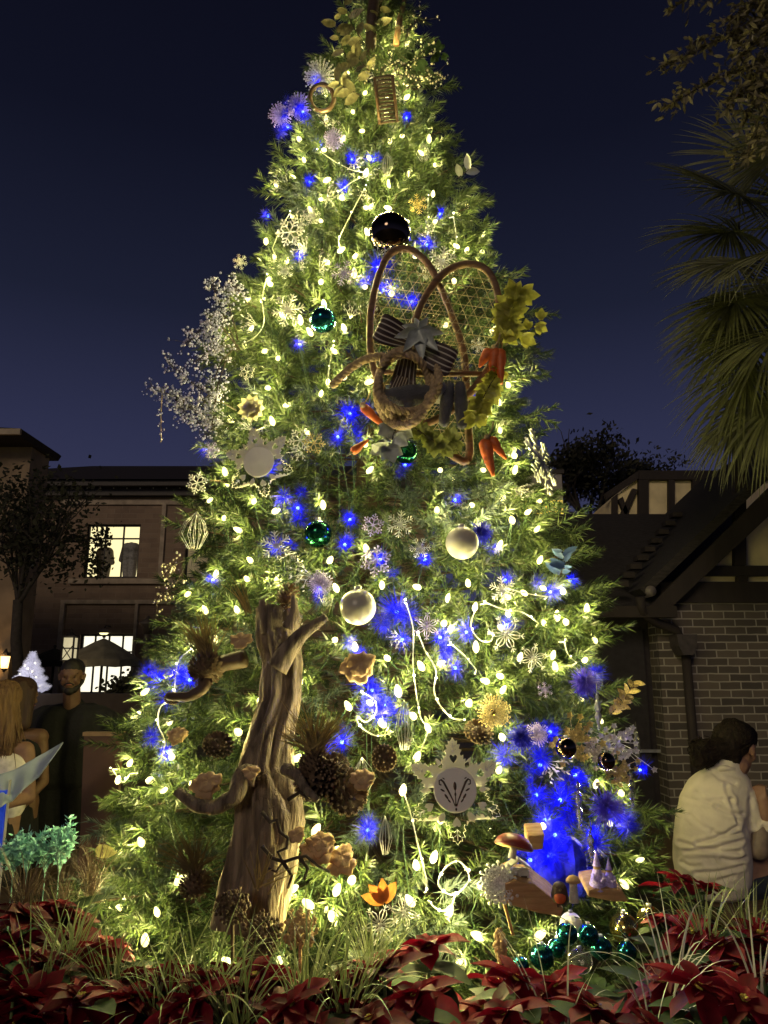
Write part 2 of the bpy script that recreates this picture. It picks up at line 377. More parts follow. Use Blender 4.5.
# white corded strands that hang over the needles: name of neighbour, polyline
STRANDS = [('beside the blue glow left of the outlined snowflakes', [(405,600),(413,628),(413,665),(416,690),(421,718),(428,730),(418,757)]),
 ('curving beneath the lilac outlined snowflake', [(418,633),(425,650),(436,670),(434,690),(440,705),(452,718),(464,720)]),
 ('short and slanting right of the blue bulbs', [(450,643),(465,656),(478,672)]),
 ('looping beside the white outlined snowflake', [(476,608),(471,626),(480,640),(491,641),(493,632)]),
 ('running right above the white outlined snowflakes', [(484,602),(506,610),(522,612),(541,625)]),
 ('running level beside the small cream snowflake', [(505,588),(530,594),(550,597)]),
 ('hanging straight below the big medallion snowflake', [(403,790),(411,815),(418,845),(426,878),(426,893)]),
 ('looped once above the foreground poinsettia', [(468,870),(458,861),(445,868),(438,883),(448,894),(459,892),(469,880),(466,867)]),
 ('hooked below the loop above the foreground poinsettia', [(455,893),(452,904),(443,911),(433,906),(430,901)]),
 ('hanging in a zigzag over the dark curved root', [(193,648),(179,660),(175,682),(174,700),(161,706),(158,724),(165,742),(160,758)]),
 ('fanning left from the bright bulb near the top', [(318,150),(336,162),(352,170),(366,174),(352,182),(336,194)]),
 ('slanting down left of the dark top bauble', [(366,186),(354,208),(342,232),(338,242)]),
 ('short and slanting on the left upper edge', [(291,212),(281,228),(271,252)]),
 ('hanging above the cream snowflake near the snowshoes', [(428,196),(428,214),(429,232)]),
 ('hanging short on the right upper edge', [(453,214),(456,234),(456,250)]),
 ('zigzagging down the left side beside the berry spray', [(268,275),(262,298),(264,322),(256,336),(240,345)]),
 ('hanging left of the snowshoe beside the teal bauble', [(334,342),(330,362),(327,384)]),
 ('curling below the bracket fungus near the middle', [(362,692),(374,700),(376,712),(366,722),(356,716),(362,728),(378,736),(394,731)]),
 ('hooked on the right edge above the violet burst', [(564,640),(568,654),(578,664)]),
 ('bent like a hook on the lower left edge', [(112,768),(118,778),(124,782),(131,772)]),
]
# more bulbs between the listed ones, away from the shadowed places
AVOID = [(260,760,60),(320,785,48),(435,345,75),(455,790,48),(259,462,36),(205,870,50),(560,850,52),(535,790,36),(345,505,42),(478,738,26),(210,700,48),(390,234,26),(425,465,50),(580,745,40),(440,560,16),(555,450,20)]
_k = 0
while _k < 4000 and len(WARM) < 228:
    _k += 1; _y = rnd.uniform(20, 930); _i = np.interp(_y, [s[0] for s in SIL], [s[1] for s in SIL]); _h = np.interp(_y, [s[0] for s in SIL], [s[2] for s in SIL])*.93
    _x = _i+rnd.uniform(-1, 1)*_h
    if all((_x-x)**2+(_y-y)**2 > r*r for x, y, r in AVOID) and all((_x-x)**2+(_y-y)**2 > 15**2 for x, y in WARM): WARM.append((round(_x), round(_y)))
CLEAR = []       # (point, radius, reach toward the camera)
def clear(p, r, reach=.22): CLEAR.append((Vector(p), r, reach))

tree = thing('christmas_tree', 'tall decorated fir tree covered in warm and blue lights', 'christmas tree', (axx(.6), AY, .48))
# ------------------------------------------------------------ light strings
bq = MB(); bq.lathe([(.001, -.020), (.006, -.017), (.0108, -.009), (.0115, .000), (.009, .010), (.005, .018), (.001, .021)], 10); BULB_ME = bq.build('bulb', M_['bulb']).data
bq = MB(); bq.ball((0, 0, 0), .0065, 8, 6); MINI_ME = bq.build('mini_bulb', M_['mini']).data
bq = MB(); bq.ball((0, 0, 0), .0075, 8, 6); BLUE_ME = bq.build('blue_bulb', M_['bluebulb']).data
for nm in ('bulb', 'mini_bulb', 'blue_bulb'): bpy.data.objects.remove(bpy.data.objects[nm])
def glow_clump_mesh(seed):
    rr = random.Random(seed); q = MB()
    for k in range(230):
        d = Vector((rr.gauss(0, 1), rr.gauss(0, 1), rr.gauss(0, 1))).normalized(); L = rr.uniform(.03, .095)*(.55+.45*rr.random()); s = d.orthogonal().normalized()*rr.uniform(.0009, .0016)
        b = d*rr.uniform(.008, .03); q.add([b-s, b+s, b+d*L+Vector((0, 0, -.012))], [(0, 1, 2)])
    o = q.build('tinsel', mat('painted_blue_glow', (.004, .006, .62), .45, var=.3, sub=.3), None, False); me = o.data; bpy.data.objects.remove(o); return me  # blue bulb light put into the base colour of these clumps
GLOW_CLUMPS = [glow_clump_mesh(k) for k in range(3)]
WCOL = (1.0, 0.87, 0.29); WPOW = 4.8; BPOW = .5
def bulb_child(name, me, p, parent, sc=1.0, tilt=True):
    o = bpy.data.objects.new(name, me); C.objects.link(o); o.parent = parent
    o.location = Vector(p)-ORIG[parent.name]; o.scale = (sc, sc, sc)
    if tilt: o.rotation_euler = (rnd.uniform(-1.2, 1.2), rnd.uniform(-1.2, 1.2), 0)
    return o
WB = []
BANDS = [(-99, 125, 'on the leafy tip of the tree'), (125, 215, 'across the narrow upper tree above the dark brown bauble'), (215, 292, 'level with the dark brown bauble near the top'),
         (292, 392, 'level with the crossed snowshoes'), (392, 500, 'level with the plain white snowflake plaque'), (500, 605, 'level with the white bauble in mid tree'),
         (605, 690, 'level with the upper half of the tree stump'), (690, 790, 'level with the medallion snowflake plaque'), (790, 1024, 'around the foot of the tree just above the poinsettias')]
for y0, y1, lab in BANDS:
    pts = sorted([p for p in WARM if y0 <= p[1] < y1])
    P3 = []
    zc = at(375, (max(y0, -40)+y1)/2, AY-.2).z
    for p in pts:
        P3.append((tree_hit(p[0], p[1], rnd.uniform(-.085, -.015)), WARM_BRIGHT.get(p, rnd.choice((.35, .5, .7, .9, 1.2, 1.6)))))
    # the string carries on round the far side
    far = []
    for k in range(5):
        a = R(20+35*k); r = rad(zc)*.95
        far.append((Vector((axx(zc)+r*math.cos(a), AY+r*math.sin(a), zc+rnd.uniform(-.2, .2))), 1.0))
    t = thing('warm_light_string', 'string of warm white bulbs '+lab, 'string lights', (axx(zc), AY, zc), 'strings of warm white bulbs on the tree')
    cord = MB(); prev = None
    for p, s in P3+far:
        if prev is not None:
            m = (p+prev)/2; ctr = Vector((axx(m.z), AY, m.z)); m = m+(ctr-m).normalized()*min((ctr-m).length*.8, max(.07, (p-prev).length*.2))+Vector((0, 0, -.03))
            cord.tube([prev, prev.lerp(m, .6)-Vector((0, 0, .01)), m, m.lerp(p, .4)-Vector((0, 0, .01)), p], .0022, 5, False)
        prev = p
    cord.build('cord', M_['dcord'], t)
    for p, s in P3+far:
        bulb_child('bulb', BULB_ME, p, t, .86+.22*min(s, 1.8))
        plight('bulb_light', p+facing(p, .3)*.006, WCOL, WPOW*s, .021, t)
        WB.append(p); clear(p, .014, .10)
for y0, y1, lab in ((-99, 330, 'scattered through the upper third of the tree'), (330, 600, 'scattered around the snowshoes and white bauble'), (600, 1024, 'scattered through the lower third of the tree')):
    pts = sorted([p for p in BLUE if y0 <= p[1] < y1])
    zc = at(375, (max(y0, -40)+y1)/2, AY-.2).z
    t = thing('blue_light_string', 'string of deep blue bulbs '+lab, 'string lights', (axx(zc), AY, zc), 'strings of deep blue bulbs in the tree')
    cord = MB(); prev = None
    for px, py, s in pts:
        p = tree_hit(px, py, .035 if py < 130 and px < 330 else -.045)
        bulb_child('blue_bulb', BLUE_ME, p, t, 1.0, False)
        plight('blue_light', p+facing(p, .3)*.018, (0.003, 0.004, 1.0), BPOW*s, .008, t)
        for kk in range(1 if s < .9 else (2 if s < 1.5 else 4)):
            o = bpy.data.objects.new('tinsel', GLOW_CLUMPS[rnd.randrange(3)]); C.objects.link(o); o.parent = t  # added clump stands in for fir needles lit blue
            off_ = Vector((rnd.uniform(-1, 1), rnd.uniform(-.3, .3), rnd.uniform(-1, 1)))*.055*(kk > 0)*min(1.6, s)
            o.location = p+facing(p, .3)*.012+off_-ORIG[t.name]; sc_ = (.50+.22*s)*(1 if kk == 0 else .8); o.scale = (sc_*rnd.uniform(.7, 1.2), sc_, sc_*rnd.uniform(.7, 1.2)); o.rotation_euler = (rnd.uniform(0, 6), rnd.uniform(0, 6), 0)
        clear(p, .016, .14)
        if prev is not None:
            m = (p+prev)/2; ctr = Vector((axx(m.z), AY, m.z)); m = m+(ctr-m).normalized()*min((ctr-m).length*.8, max(.16, (p-prev).length*.2))
            cord.tube([prev, m, p], .002, 5, False)
        prev = p
    cord.build('cord', M_['dcord'], t)
for lab, poly in STRANDS:
    P = [tree_hit(x, y, .015) for x, y in poly]
    # smooth polyline
    Q = []
    for i in range(len(P)-1):
        a = P[max(i-1, 0)]; b = P[i]; c_ = P[i+1]; d = P[min(i+2, len(P)-1)]
        for k in range(5):
            u = k/5
            Q.append(.5*((2*b)+(c_-a)*u+(2*a-5*b+4*c_-d)*u*u+(3*b-a-3*c_+d)*u**3))
    Q.append(P[-1])
    t = thing('lit_cord_strand', 'glowing white corded light strand '+lab, 'string lights', tuple(P[0]), 'white corded light strands hanging over the needles')
    q = MB(); q.tube([p-outward(p)*(.03 if i in (0, len(Q)-1) else 0) for i, p in enumerate(Q)], [.0024+.0007*math.sin(i*2.1) for i in range(len(Q))], 6); q.build('cord', M_['cord'], t)
    for i, p in enumerate(Q):
        if i % 6 == 0:
            bulb_child('mini_bulb', MINI_ME, p+outward(p)*.006, t, rnd.uniform(.4, .85))
            if i % 12 == 0: plight('mini_light', p+outward(p)*.02, (1, .9, .45), .3, .007, t)
        if i % 2 == 0: clear(p, .014, .2)

# ------------------------------------------------------------ ornament kit
def place(px, py, rpx, off=.03, k=.65, roll=0.0, clr=1.0, reach=.25):
    p = tree_hit(px, py, off); r = rpx*mpp(p)
    M = Matrix.Translation(p) @ basis(facing(p, k), roll)
    if clr: clear(p, r*clr, reach)
    return p, r, M
def bauble(px, py, rpx, m, label, off=.02, cat='bauble', group=None):
    p, r, M = place(px, py, rpx, off, clr=.95)
    t = thing('bauble', label, cat, tuple(p), group)
    q = MB(); q.ball(p, r, 32, 20); q.build('ball', m, t)
    u = Vector((0, 0, 1))
    q = MB(); q.lathe([(r*.2, r*.95), (r*.2, r*1.15), (r*.12, r*1.18)], 12, Matrix.Translation(p)); c = q.build('cap', M_['silver'], t)
    q = MB(); q.tube([p+u*r*1.15, p+u*r*1.35+outward(p)*-.02, p+u*r*1.6-outward(p)*.08], .0015, 5); q.build('hanger', M_['dcord'], t)
    return t
def arms_flake(q, M, r, style=0, th=.035, n=6):
    for k in range(n):
        A = M @ Matrix.Rotation(2*PI*k/n, 4, 'Z'); w_ = r*th*(1+.01*k)
        q.tube([(0, 0, 0), (0, r, 0)], [w_*1.2, w_*.7], 5, True, A)
        if style == 0:
            for y, l in ((.32, .20), (.55, .30), (.78, .20)):
                for s in (-1, 1): q.tube([(0, r*y, 0), (s*r*l, r*(y+l*.8), 0)], [w_*.9, w_*.6], 5, True, A)
        elif style == 1:
            for y, l in ((.45, .26), (.7, .2)):
                for s in (-1, 1):
                    q.tube([(0, r*y, 0), (s*r*l, r*(y+l*.7), 0)], [w_*1.1, w_*.9], 5, True, A); q.ball((s*r*l, r*(y+l*.7), 0), w_*1.7, 6, 4, M=A)
            q.ball((0, r, 0), w_*1.9, 6, 4, M=A)
        elif style == 2:   # outlined petals
            pts = [(0, .12*r, 0), (.15*r, .35*r, 0), (.19*r, .55*r, 0), (.10*r, .75*r, 0), (0, .66*r, 0), (-.10*r, .75*r, 0), (-.19*r, .55*r, 0), (-.15*r, .35*r, 0), (0, .12*r, 0)]
            q.tube(pts, w_*.8, 5, False, A)
            for s in (-1, 1): q.tube([(0, .8*r, 0), (s*.14*r, .95*r, 0)], w_*.8, 5, True, A)
    if style == 0:
        for k in range(n):
            a = 2*PI*(k+.5)/n; q.tube([(0, 0, 0), (r*.42*math.sin(a), r*.42*math.cos(a), 0)], [r*th*1.5, r*th*.6], 5, True, M)
    q.ball((0, 0, 0), r*.13, 10, 6, (1, 1, .4), M)
def flake(px, py, rpx, style, m, label, roll=None, k=.7, off=.05, tilt=0.0):
    p, r, M = place(px, py, rpx, off, k, rnd.uniform(0, 1) if roll is None else roll, .85)
    if tilt: M = M @ Matrix.Rotation(tilt, 4, 'Y')
    q = MB(); arms_flake(q, M, r, style, th=.045 if style != 2 else .034)
    o = q.build('glitter_snowflake', M_[m], None, True, p); tag(o, label, 'snowflake', 'small snowflake ornaments on the tree'); return o
def burst(px, py, rpx, m, label, n=90, off=.05, knob=.06):
    p, r, M = place(px, py, rpx, off, clr=.9)
    q = MB()
    for i in range(n):
        zz = 1-1.6*(i+.5)/n; a = i*2.39996; s = math.sqrt(max(0, 1-zz*zz))
        d = M.to_3x3() @ Vector((s*math.cos(a), s*math.sin(a), zz)); L = r*rnd.uniform(.75, 1.05)
        q.tube([p, p+d*L], [r*.02, r*.016], 4, True)
        for s_ in (.62, .85, 1): q.ball(p+d*L*s_, r*knob*rnd.uniform(.7, 1.2), 5, 3)
    o = q.build('starburst', M_[m], None, False, p); tag(o, label, 'starburst', 'round glitter bursts on the tree'); return o

def plaque(px, py, rpx, label, roll, k, motif, tilt=0.0):
    p, r, M = place(px, py, rpx, .07, k, roll, .88, .3)
    if tilt: M = M @ Matrix.Rotation(tilt, 4, 'Y')
    half = [(0, 1.0), (3.2, .93), (5.5, .945), (5.2, .87), (9.5, .875), (8.2, .79), (12.5, .775), (11.0, .70), (13.5, .655), (17, .69), (19, .60), (22.5, .635), (24.5, .56), (28, .66), (30, .70)]
    out = []
    for s in range(6):
        for a, d in half[:-1]: out.append((s*60+a, d))
        for a, d in reversed(half[1:]): out.append((s*60+60-a, d))
    poly = [(math.sin(R(a))*d, math.cos(R(a))*d) for a, d in out]
    holes = []
    for s in range(6):
        ca, sa = math.cos(R(s*60)), math.sin(R(s*60))
        heart = [(0, .50), (.065, .575), (.085, .635), (.055, .68), (.02, .675), (0, .65), (-.02, .675), (-.055, .68), (-.085, .635), (-.065, .575)]
        drop = [(0, .47), (.05, .52), (.055, .56), (.0, .62), (-.055, .56), (-.05, .52)]
        c3, s3 = math.cos(R(s*60+30)), math.sin(R(s*60+30))
        holes.append([(x*ca+y*sa, -x*sa+y*ca) for x, y in heart])
        holes.append([(x*c3+y*s3, -x*s3+y*c3) for x, y in drop])
    me = flat2d([poly]+holes, .010, .006); me.transform(M.to_3x3().to_4x4() @ Matrix.Scale(r, 4))
    t = thing('snowflake_plaque', label, 'snowflake plaque', tuple(p))
    link('lace', me, M_['cream'], t)
    q = MB(); q.lathe([(.43, .018), (.43, .03), (.41, .042), (.001, .046)], 48, M @ Matrix.Scale(r, 4)); q.build('medallion', M_['white'], t, False)
    # glitter studs on each arm tip
    q = MB()
    for s in range(6):
        A = M @ Matrix.Scale(r, 4) @ Matrix.Rotation(R(-60*s), 4, 'Z')
        q.tube([(0, .72, .018), (0, .93, .018)], [.012, .008], 5, True, A)
        for y in (.78, .86):
            for sg in (-1, 1): q.tube([(0, y-.05, .018), (sg*.06, y, .018)], [.009, .006], 5, True, A)
    q.build('tip_vein', M_['glitter'], t)
    if motif:
        q = MB(); A = M @ Matrix.Scale(r, 4)
        for sg in (-1, 1):
            pts = [(sg*.02, -.30), (sg*.05, -.2), (sg*.11, -.07), (sg*.17, .05), (sg*.22, .15), (sg*.27, .2), (sg*.31, .18), (sg*.31, .11), (sg*.27, .10)]
            q.tube([(x, y, .050) for x, y in pts], [.008, .012, .017, .021, .021, .018, .015, .013, .016], 6, True, A)
            for (x, y, a, l) in ((.13, -.12, -35, .06), (.20, .0, -60, .05), (.08, -.2, -40, .045), (.17, .22, -60, .03)):
                B = A @ Matrix.Translation((sg*x+sg*.05, y, .050)) @ Matrix.Rotation(R(a)*sg, 4, 'Z') @ Matrix.Diagonal((.35, 1, .2, 1)); q.ball((0, 0, 0), l, 10, 6, M=B)
        for (y, l, wd) in ((.07, .085, .38), (-.08, .04, .5), (-.28, .03, 1.0), (-.36, .03, .7)):
            B = A @ Matrix.Translation((0, y, .050)) @ Matrix.Diagonal((wd, 1, .2, 1)); q.ball((0, 0, 0), l, 10, 6, M=B)
        q.tube([(0, .0, .050), (0, -.3, .050)], [.008, .012], 6, True, A)
        q.build('scroll_motif', M_['bronze'], t)
    return t

plaque(455, 790, 50, 'big cream snowflake plaque with dark scroll motif on its round medallion', 0.03, .8, True)
plaque(259, 462, 37, 'plain cream snowflake plaque with blank medallion on the left of the tree', .22, .5, False)
# silver lattice snowflake seen edge-on at right outline
flake(541, 462, 36, 0, 'silver', 'tall silver lattice snowflake seen nearly edge-on at the right outline of the tree', .2, .2, .06, R(20))

G = 'round baubles among the needles'
bauble(462, 543, 16.5, M_['pearl'], 'pearly white bauble beside a blue glow in mid tree', .06)
bauble(358, 607, 18, M_['pearl'], 'pearly white bauble lit yellow from above, right of the stump top', .06)
bauble(390, 234, 21, M_['darkmirror'], 'dark brown mirror bauble just above the snowshoes', .05)
bauble(323, 320, 13, M_['tealmirror'], 'small dark teal bauble left of the snowshoes', .02)
bauble(318, 534, 14, M_['greenmirror'], 'dark green bauble sunk in shadow left of centre', -.05)
bauble(406, 452, 12, M_['greenmirror'], 'small dark green bauble below the grey mittens', .0)
bauble(566, 748, 10.5, M_['darkmirror'], 'brown mirror bauble amid the golden flower cluster', .10)
bauble(606, 761, 9, M_['darkmirror'], 'smaller brown mirror bauble right of the golden flower cluster', .09)
for (x, y, r, l) in ((567, 934, 10.5, 'teal bauble topping the cluster, left one of its upper pair'), (588, 935, 10.5, 'teal bauble topping the cluster, right one of its upper pair'),
                     (557, 948, 9, 'teal bauble tucked under the left upper teal one'), (601, 948, 11, 'teal bauble tucked under the right upper teal one'),
                     (542, 957, 12, 'large dark teal bauble in the low left of the cluster'), (520, 966, 9, 'teal bauble farthest left in the cluster by a poinsettia'),
                     (627, 951, 9.5, 'teal bauble farthest right in the cluster under the gilt ones')):
    bauble(x, y, r, M_['tealmirror'], l, .12 if r > 9.2 else .09, group='teal baubles clustered at the foot of the tree')
bauble(624, 928, 14, M_['goldmirror'], 'gilt mirror bauble, the left of two beside the teal cluster', .06)
bauble(650, 920, 13, M_['goldmirror'], 'gilt mirror bauble, the right of two beside the red flowers', .06)
bauble(571, 924, 11, M_['white'], 'matt white bauble behind the upper teal pair', .04)
bauble(580, 961, 12, M_['clear'], 'clear glass bauble below the teal cluster', .12)
bauble(493, 712, 3, M_['goldmirror'], 'tiny gilt bauble in the golden starburst', .06)

FL = [(344,273,13,0,'lilac','lilac glitter snowflake left of the dark brown bauble'), (288,310,17,0,'glitter','cream glitter snowflake left of the small teal bauble'), (247,372,8,1,'glitter','little pale snowflake right of the berry spray'),
 (197,483,11,1,'glitter','pale snowflake on the left outline below the plain plaque'), (211,450,9,0,'lilac','thin violet snowflake left of the plain plaque'), (376,561,15,1,'lilac','lilac snowflake above the right of the pearly yellow bauble'),
 (373,525,11,1,'lilac','greyish lilac snowflake above the left white bauble'), (427,626,14,2,'lilac','lilac outlined snowflake right of the large blue glow'), (503,590,14,0,'glitter','cream snowflake at the end of a level lit strand'),
 (418,204,10,0,'gold','golden twig snowflake above right of the dark brown bauble'), (442,262,16,0,'glitter','cream lacy snowflake between snowshoe loops and blue glow'), (300,440,12,1,'glitter','cream snowflake beside a yellow one right of the plain plaque'),
 (314,443,11,1,'gold','yellow snowflake right of its cream twin near the plain plaque'), (506,634,19,2,'silver','silver outlined snowflake right of the cord loop'), (533,658,15,2,'silver','smaller silver outlined snowflake low right of its larger twin'),
 (400,524,14,0,'silver','thin silver twig snowflake above the left of the white bauble'), (420,548,11,0,'silver','silver twig snowflake touching the blue-tinted needle clump left of the white bauble'), (276,546,16,0,'silver','fine silver snowflake lit blue left of the dark green bauble'),
 (380,925,19,2,'silver','big silver outlined snowflake above a foreground poinsettia'), (404,912,17,2,'silver','big silver outlined snowflake with square tips near the bright low bulb'), (290,232,14,1,'glitter','cream leafy snowflake leaning on the left upper edge'),
 (312,215,9,0,'glitter','small pale snowflake above the cream leafy one'), (478,345,8,0,'glitter','small pale snowflake behind the right snowshoe'), (545,690,8,0,'lilac','small violet snowflake left of the violet burst'),
 (240,262,8,0,'glitter','small snowflake on the upper left outline'), (285,270,9,0,'silver','small silver snowflake beneath the leaning cream one')]
for a in FL: flake(*a)
BU = [(321,77,17,'glitter','pale starburst lit violet at the upper left outline'), (334,139,11,'lilac','lilac starburst below the woven basket strip'), (320,583,13,'lilac','lilac starburst above the pearly yellow bauble'),
      (494,712,18,'gold','golden starburst right above the medallion snowflake'), (280,115,12,'lilac','lilac starburst on the upper left outline below the pale one'), (299,106,13,'lilac','blue-lit starburst beside a dark ring near the top'),
      (537,735,12,'lilac','violet starburst beside the deep blue glow right of the golden one')]
for a in BU: burst(*a)
# starburst on a stick
p, r, M = place(499, 884, 20, .12, .8, 0, .9)
t = thing('starburst_pick', 'cream glitter snowflake on a wooden stick beside the carved slab', 'snowflake pick', tuple(p))
q = MB(); arms_flake(q, M, r, 1, .05, 12); arms_flake(q, M @ Matrix.Translation((0, 0, .006)) @ Matrix.Rotation(.26, 4, 'Z'), r*.75, 0, .05, 12); q.build('burst', M_['glitter'], t)
e_ = at(513, 935, p.y+.02); q = MB(); q.tube([p-facing(p)*.01, e_], .0055, 6); q.build('stick', M_['slabwood'], t); clear(p.lerp(e_, .5), .05); clear(p.lerp(e_, .85), .04)

# yellow-lit shell rosette at left
p, r, M = place(252, 409, 15, .03, .6, 0, .9)
q = MB()
for k in range(11):
    a = 2*PI*k/11
    q.blade(p, M.to_3x3() @ Vector((math.cos(a), math.sin(a), .25)), M.to_3x3() @ Vector((0, 0, 1)), r, r*.3, .1, 4, .2)
for k in range(7):
    a = 2*PI*k/7+.2
    q.blade(p+facing(p)*.01, M.to_3x3() @ Vector((math.cos(a), math.sin(a), .9)), M.to_3x3() @ Vector((0, 0, 1)), r*.7, r*.25, .1, 4, .2)
tag(q.build('fabric_rosette', mat('ivory_fabric', (.6, .55, .36), .6, sub=.3), None, True, p), 'ivory fabric flower glowing yellow over the plain snowflake plaque', 'fabric flower')

# tinsel drops: fans of fine wires
for (x, y, h, wd, lab) in ((196, 530, 38, 18, 'long silver wire drop on the left outline above the parasol'), (404, 725, 48, 12, 'silver wire drop hanging left above the medallion snowflake'), (387, 163, 26, 8, 'silver wire drop between bulbs near the top'),
                        (424, 152, 20, 8, 'fine silver wire cage right of the top blue bulbs'), (385, 835, 36, 9, 'silver wire drop low at the left of the medallion snowflake'), (362, 775, 34, 14, 'grey wire drop beside the pine cones right of the stump')):
    p = tree_hit(x, y, .05); m = mpp(p); q = MB()
    for k in range(13):
        a = 2*PI*k/13; s = wd*m*rnd.uniform(.5, 1)
        q.tube([p+Vector((0, 0, h*m/2)), p+Vector((math.cos(a)*s*.7, math.sin(a)*s*.5, h*m*.2)), p+Vector((math.cos(a)*s, math.sin(a)*s*.6, -h*m*.1)), p+Vector((math.cos(a)*s*.4, math.sin(a)*s*.3, -h*m*.5))], .0012, 4)
    tag(q.build('wire_drop', M_['silver'], None, True, p), lab, 'wire ornament', 'silver wire drops in the tree'); clear(p, wd*m*.8); clear(p+Vector((0, 0, h*m*.3)), wd*m*.6); clear(p-Vector((0, 0, h*m*.3)), wd*m*.6)
# crystal drops
for (x, y, h, lab) in ((579, 806, 46, 'beaded crystal drop hanging in the deep blue glow'), (591, 845, 34, 'slim crystal icicle right of the beaded drop'), (598, 712, 34, 'silver leaf drop below the violet burst'), (632, 790, 34, 'slim crystal icicle on the right outline'), (637, 745, 24, 'blue-lit crystal drop on the right outline by the cream flowers')):
    p = tree_hit(x, y, .07); m = mpp(p); q = MB(); top = p+Vector((0, 0, h*m/2))
    q.tube([top+Vector((0, 0, .04)), top-Vector((0, 0, h*m))], .0012, 4)
    for k in range(7):
        q.ball(top-Vector((0, 0, h*m*(k+.5)/7)), m*(3.6 if k in (2, 4) else 2.0), 8, 5, (1, 1, 1.5))
    tag(q.build('crystal_drop', M_['clear'] if 'leaf' not in lab else M_['silver'], None, False, p), lab, 'crystal ornament', 'hanging crystal drops'); clear(p, 8*m); clear(top, 6*m)
# ------------------------------------------------------------ snowshoe group
_Ya = tree_hit(435, 250, .10).y; _Yb = tree_hit(435, 470, .13).y
def PL(px, py, lift=0.0): return at(px, py, _Ya+(_Yb-_Ya)*(py-250)/220-lift)
def inside(p, poly):
    x, y = p; c = False; n = len(poly)
    for i in range(n):
        x1, y1 = poly[i]; x2, y2 = poly[(i+1) % n]
        if (y1 > y) != (y2 > y) and x < (x2-x1)*(y-y1)/(y2-y1)+x1: c = not c
    return c
def smooth_closed(pts, k=4):
    out = []; n = len(pts)
    for i in range(n):
        a, b, c_, d = [Vector((*pts[(i+j) % n], 0)) for j in (-1, 0, 1, 2)]
        for s in range(k):
            u = s/k; v = .5*((2*b)+(c_-a)*u+(2*a-5*b+4*c_-d)*u*u+(3*b-a-3*c_+d)*u**3); out.append((v.x, v.y))
    return out
def snowshoe(pts, lift, label, bars):
    pp = smooth_closed(pts)
    c0 = PL(*pts[4], lift)
    t = thing('snowshoe', label, 'snowshoe', tuple(c0), 'pair of crossed wooden snowshoes')
    P = [PL(x, y, lift) for x, y in pp]; P.append(P[0])
    q = MB(); q.tube(P, .0165, 8, False); q.build('frame', M_['wood'], t)
    q = MB(); xs = [p[0] for p in pp]; ys = [p[1] for p in pp]; cx, cy = sum(xs)/len(xs), sum(ys)/len(ys)
    for f, ang in enumerate((8, 68, 128)):
        d = (math.cos(R(ang)), math.sin(R(ang))); nn = (-d[1], d[0])
        for k in range(-24, 25):
            o_ = k*9.5+(4.7 if f == 1 else 0)
            run = []
            for s in range(-150, 151, 3):
                x, y = cx+d[0]*s+nn[0]*o_, cy+d[1]*s+nn[1]*o_
                if inside((x, y), pp): run.append((x, y))
                else:
                    if len(run) > 2: q.tube([PL(*run[0], lift+f*.002), PL(*run[-1], lift+f*.002)], .0016, 4)
                    run = []
    q.build('lattice', M_['rawhide'], t)
    for a, b in bars:
        q = MB(); q.tube([PL(*a, lift), PL(*b, lift)], .012, 6); q.build('crossbar', M_['wood'], t)
    for x, y in pp[::3]: clear(PL(x, y, lift), .03, .3)
    return t
snowshoe([(468,460),(468,420),(466,380),(463,350),(453,318),(441,288),(428,264),(413,251),(400,249),(388,256),(379,275),(372,305),(370,335),(373,365),(385,395),(410,425),(444,450)], .0,
         'left snowshoe of the crossed pair, its toe just under the dark brown bauble', [((376,372),(464,372))])
snowshoe([(416,424),(408,405),(402,385),(403,360),(412,330),(422,303),(436,281),(452,268),(470,264),(485,269),(495,284),(500,310),(500,340),(492,362),(476,386),(452,410),(430,422)], .045,
         'right snowshoe of the crossed pair, lying over the other beside the yellow leaves', [((400,374),(490,374))])
clear(PL(435, 330, .03), 78*mpp(PL(435, 330)), .3); clear(PL(470, 310, .03), 40*mpp(PL(470, 310)), .3); clear(PL(400, 290), 36*mpp(PL(400, 290)), .3); clear(PL(425, 410), 62*mpp(PL(425, 410)), .3)

# rope coil
def rope_mesh(path, rad_, twist=26.0):
    q = MB(); n = len(path)
    Ls = [0]
    for i in range(1, n): Ls.append(Ls[-1]+(path[i]-path[i-1]).length)
    for s in range(3):
        pts = []
        for i in range(n):
            tq = (path[min(i+1, n-1)]-path[max(i-1, 0)]).normalized(); a = tq.cross(Vector((0.3, 1, .2))).normalized(); b = tq.cross(a)
            ph = Ls[i]*95+2*PI*s/3
            pts.append(path[i]+a*math.cos(ph)*rad_*.5+b*math.sin(ph)*rad_*.5)
        q.tube(pts, rad_*.56, 6)
    return q
path = []
for k in range(20): u = k/19; path.append(PL(332+u*52, 386-u*30-8*math.sin(u*PI), .10+.04*u))
for k in range(1, 300):
    a = R(200+k*3.6); tt = k/300
    path.append(PL(410+(31-6*tt)*math.cos(a)-8*tt, 378+(29+7*tt)*math.sin(a)*1.0+14*tt, .13+.035*math.sin(k*.175)))
tag(rope_mesh(path, .018).build('rope_coil', M_['rope'], None, True, PL(405, 385, .13)), 'coil of thick tan rope hung over the crossed snowshoes', 'rope')
for k in (0, 8, 16): clear(path[k], .05, .3)

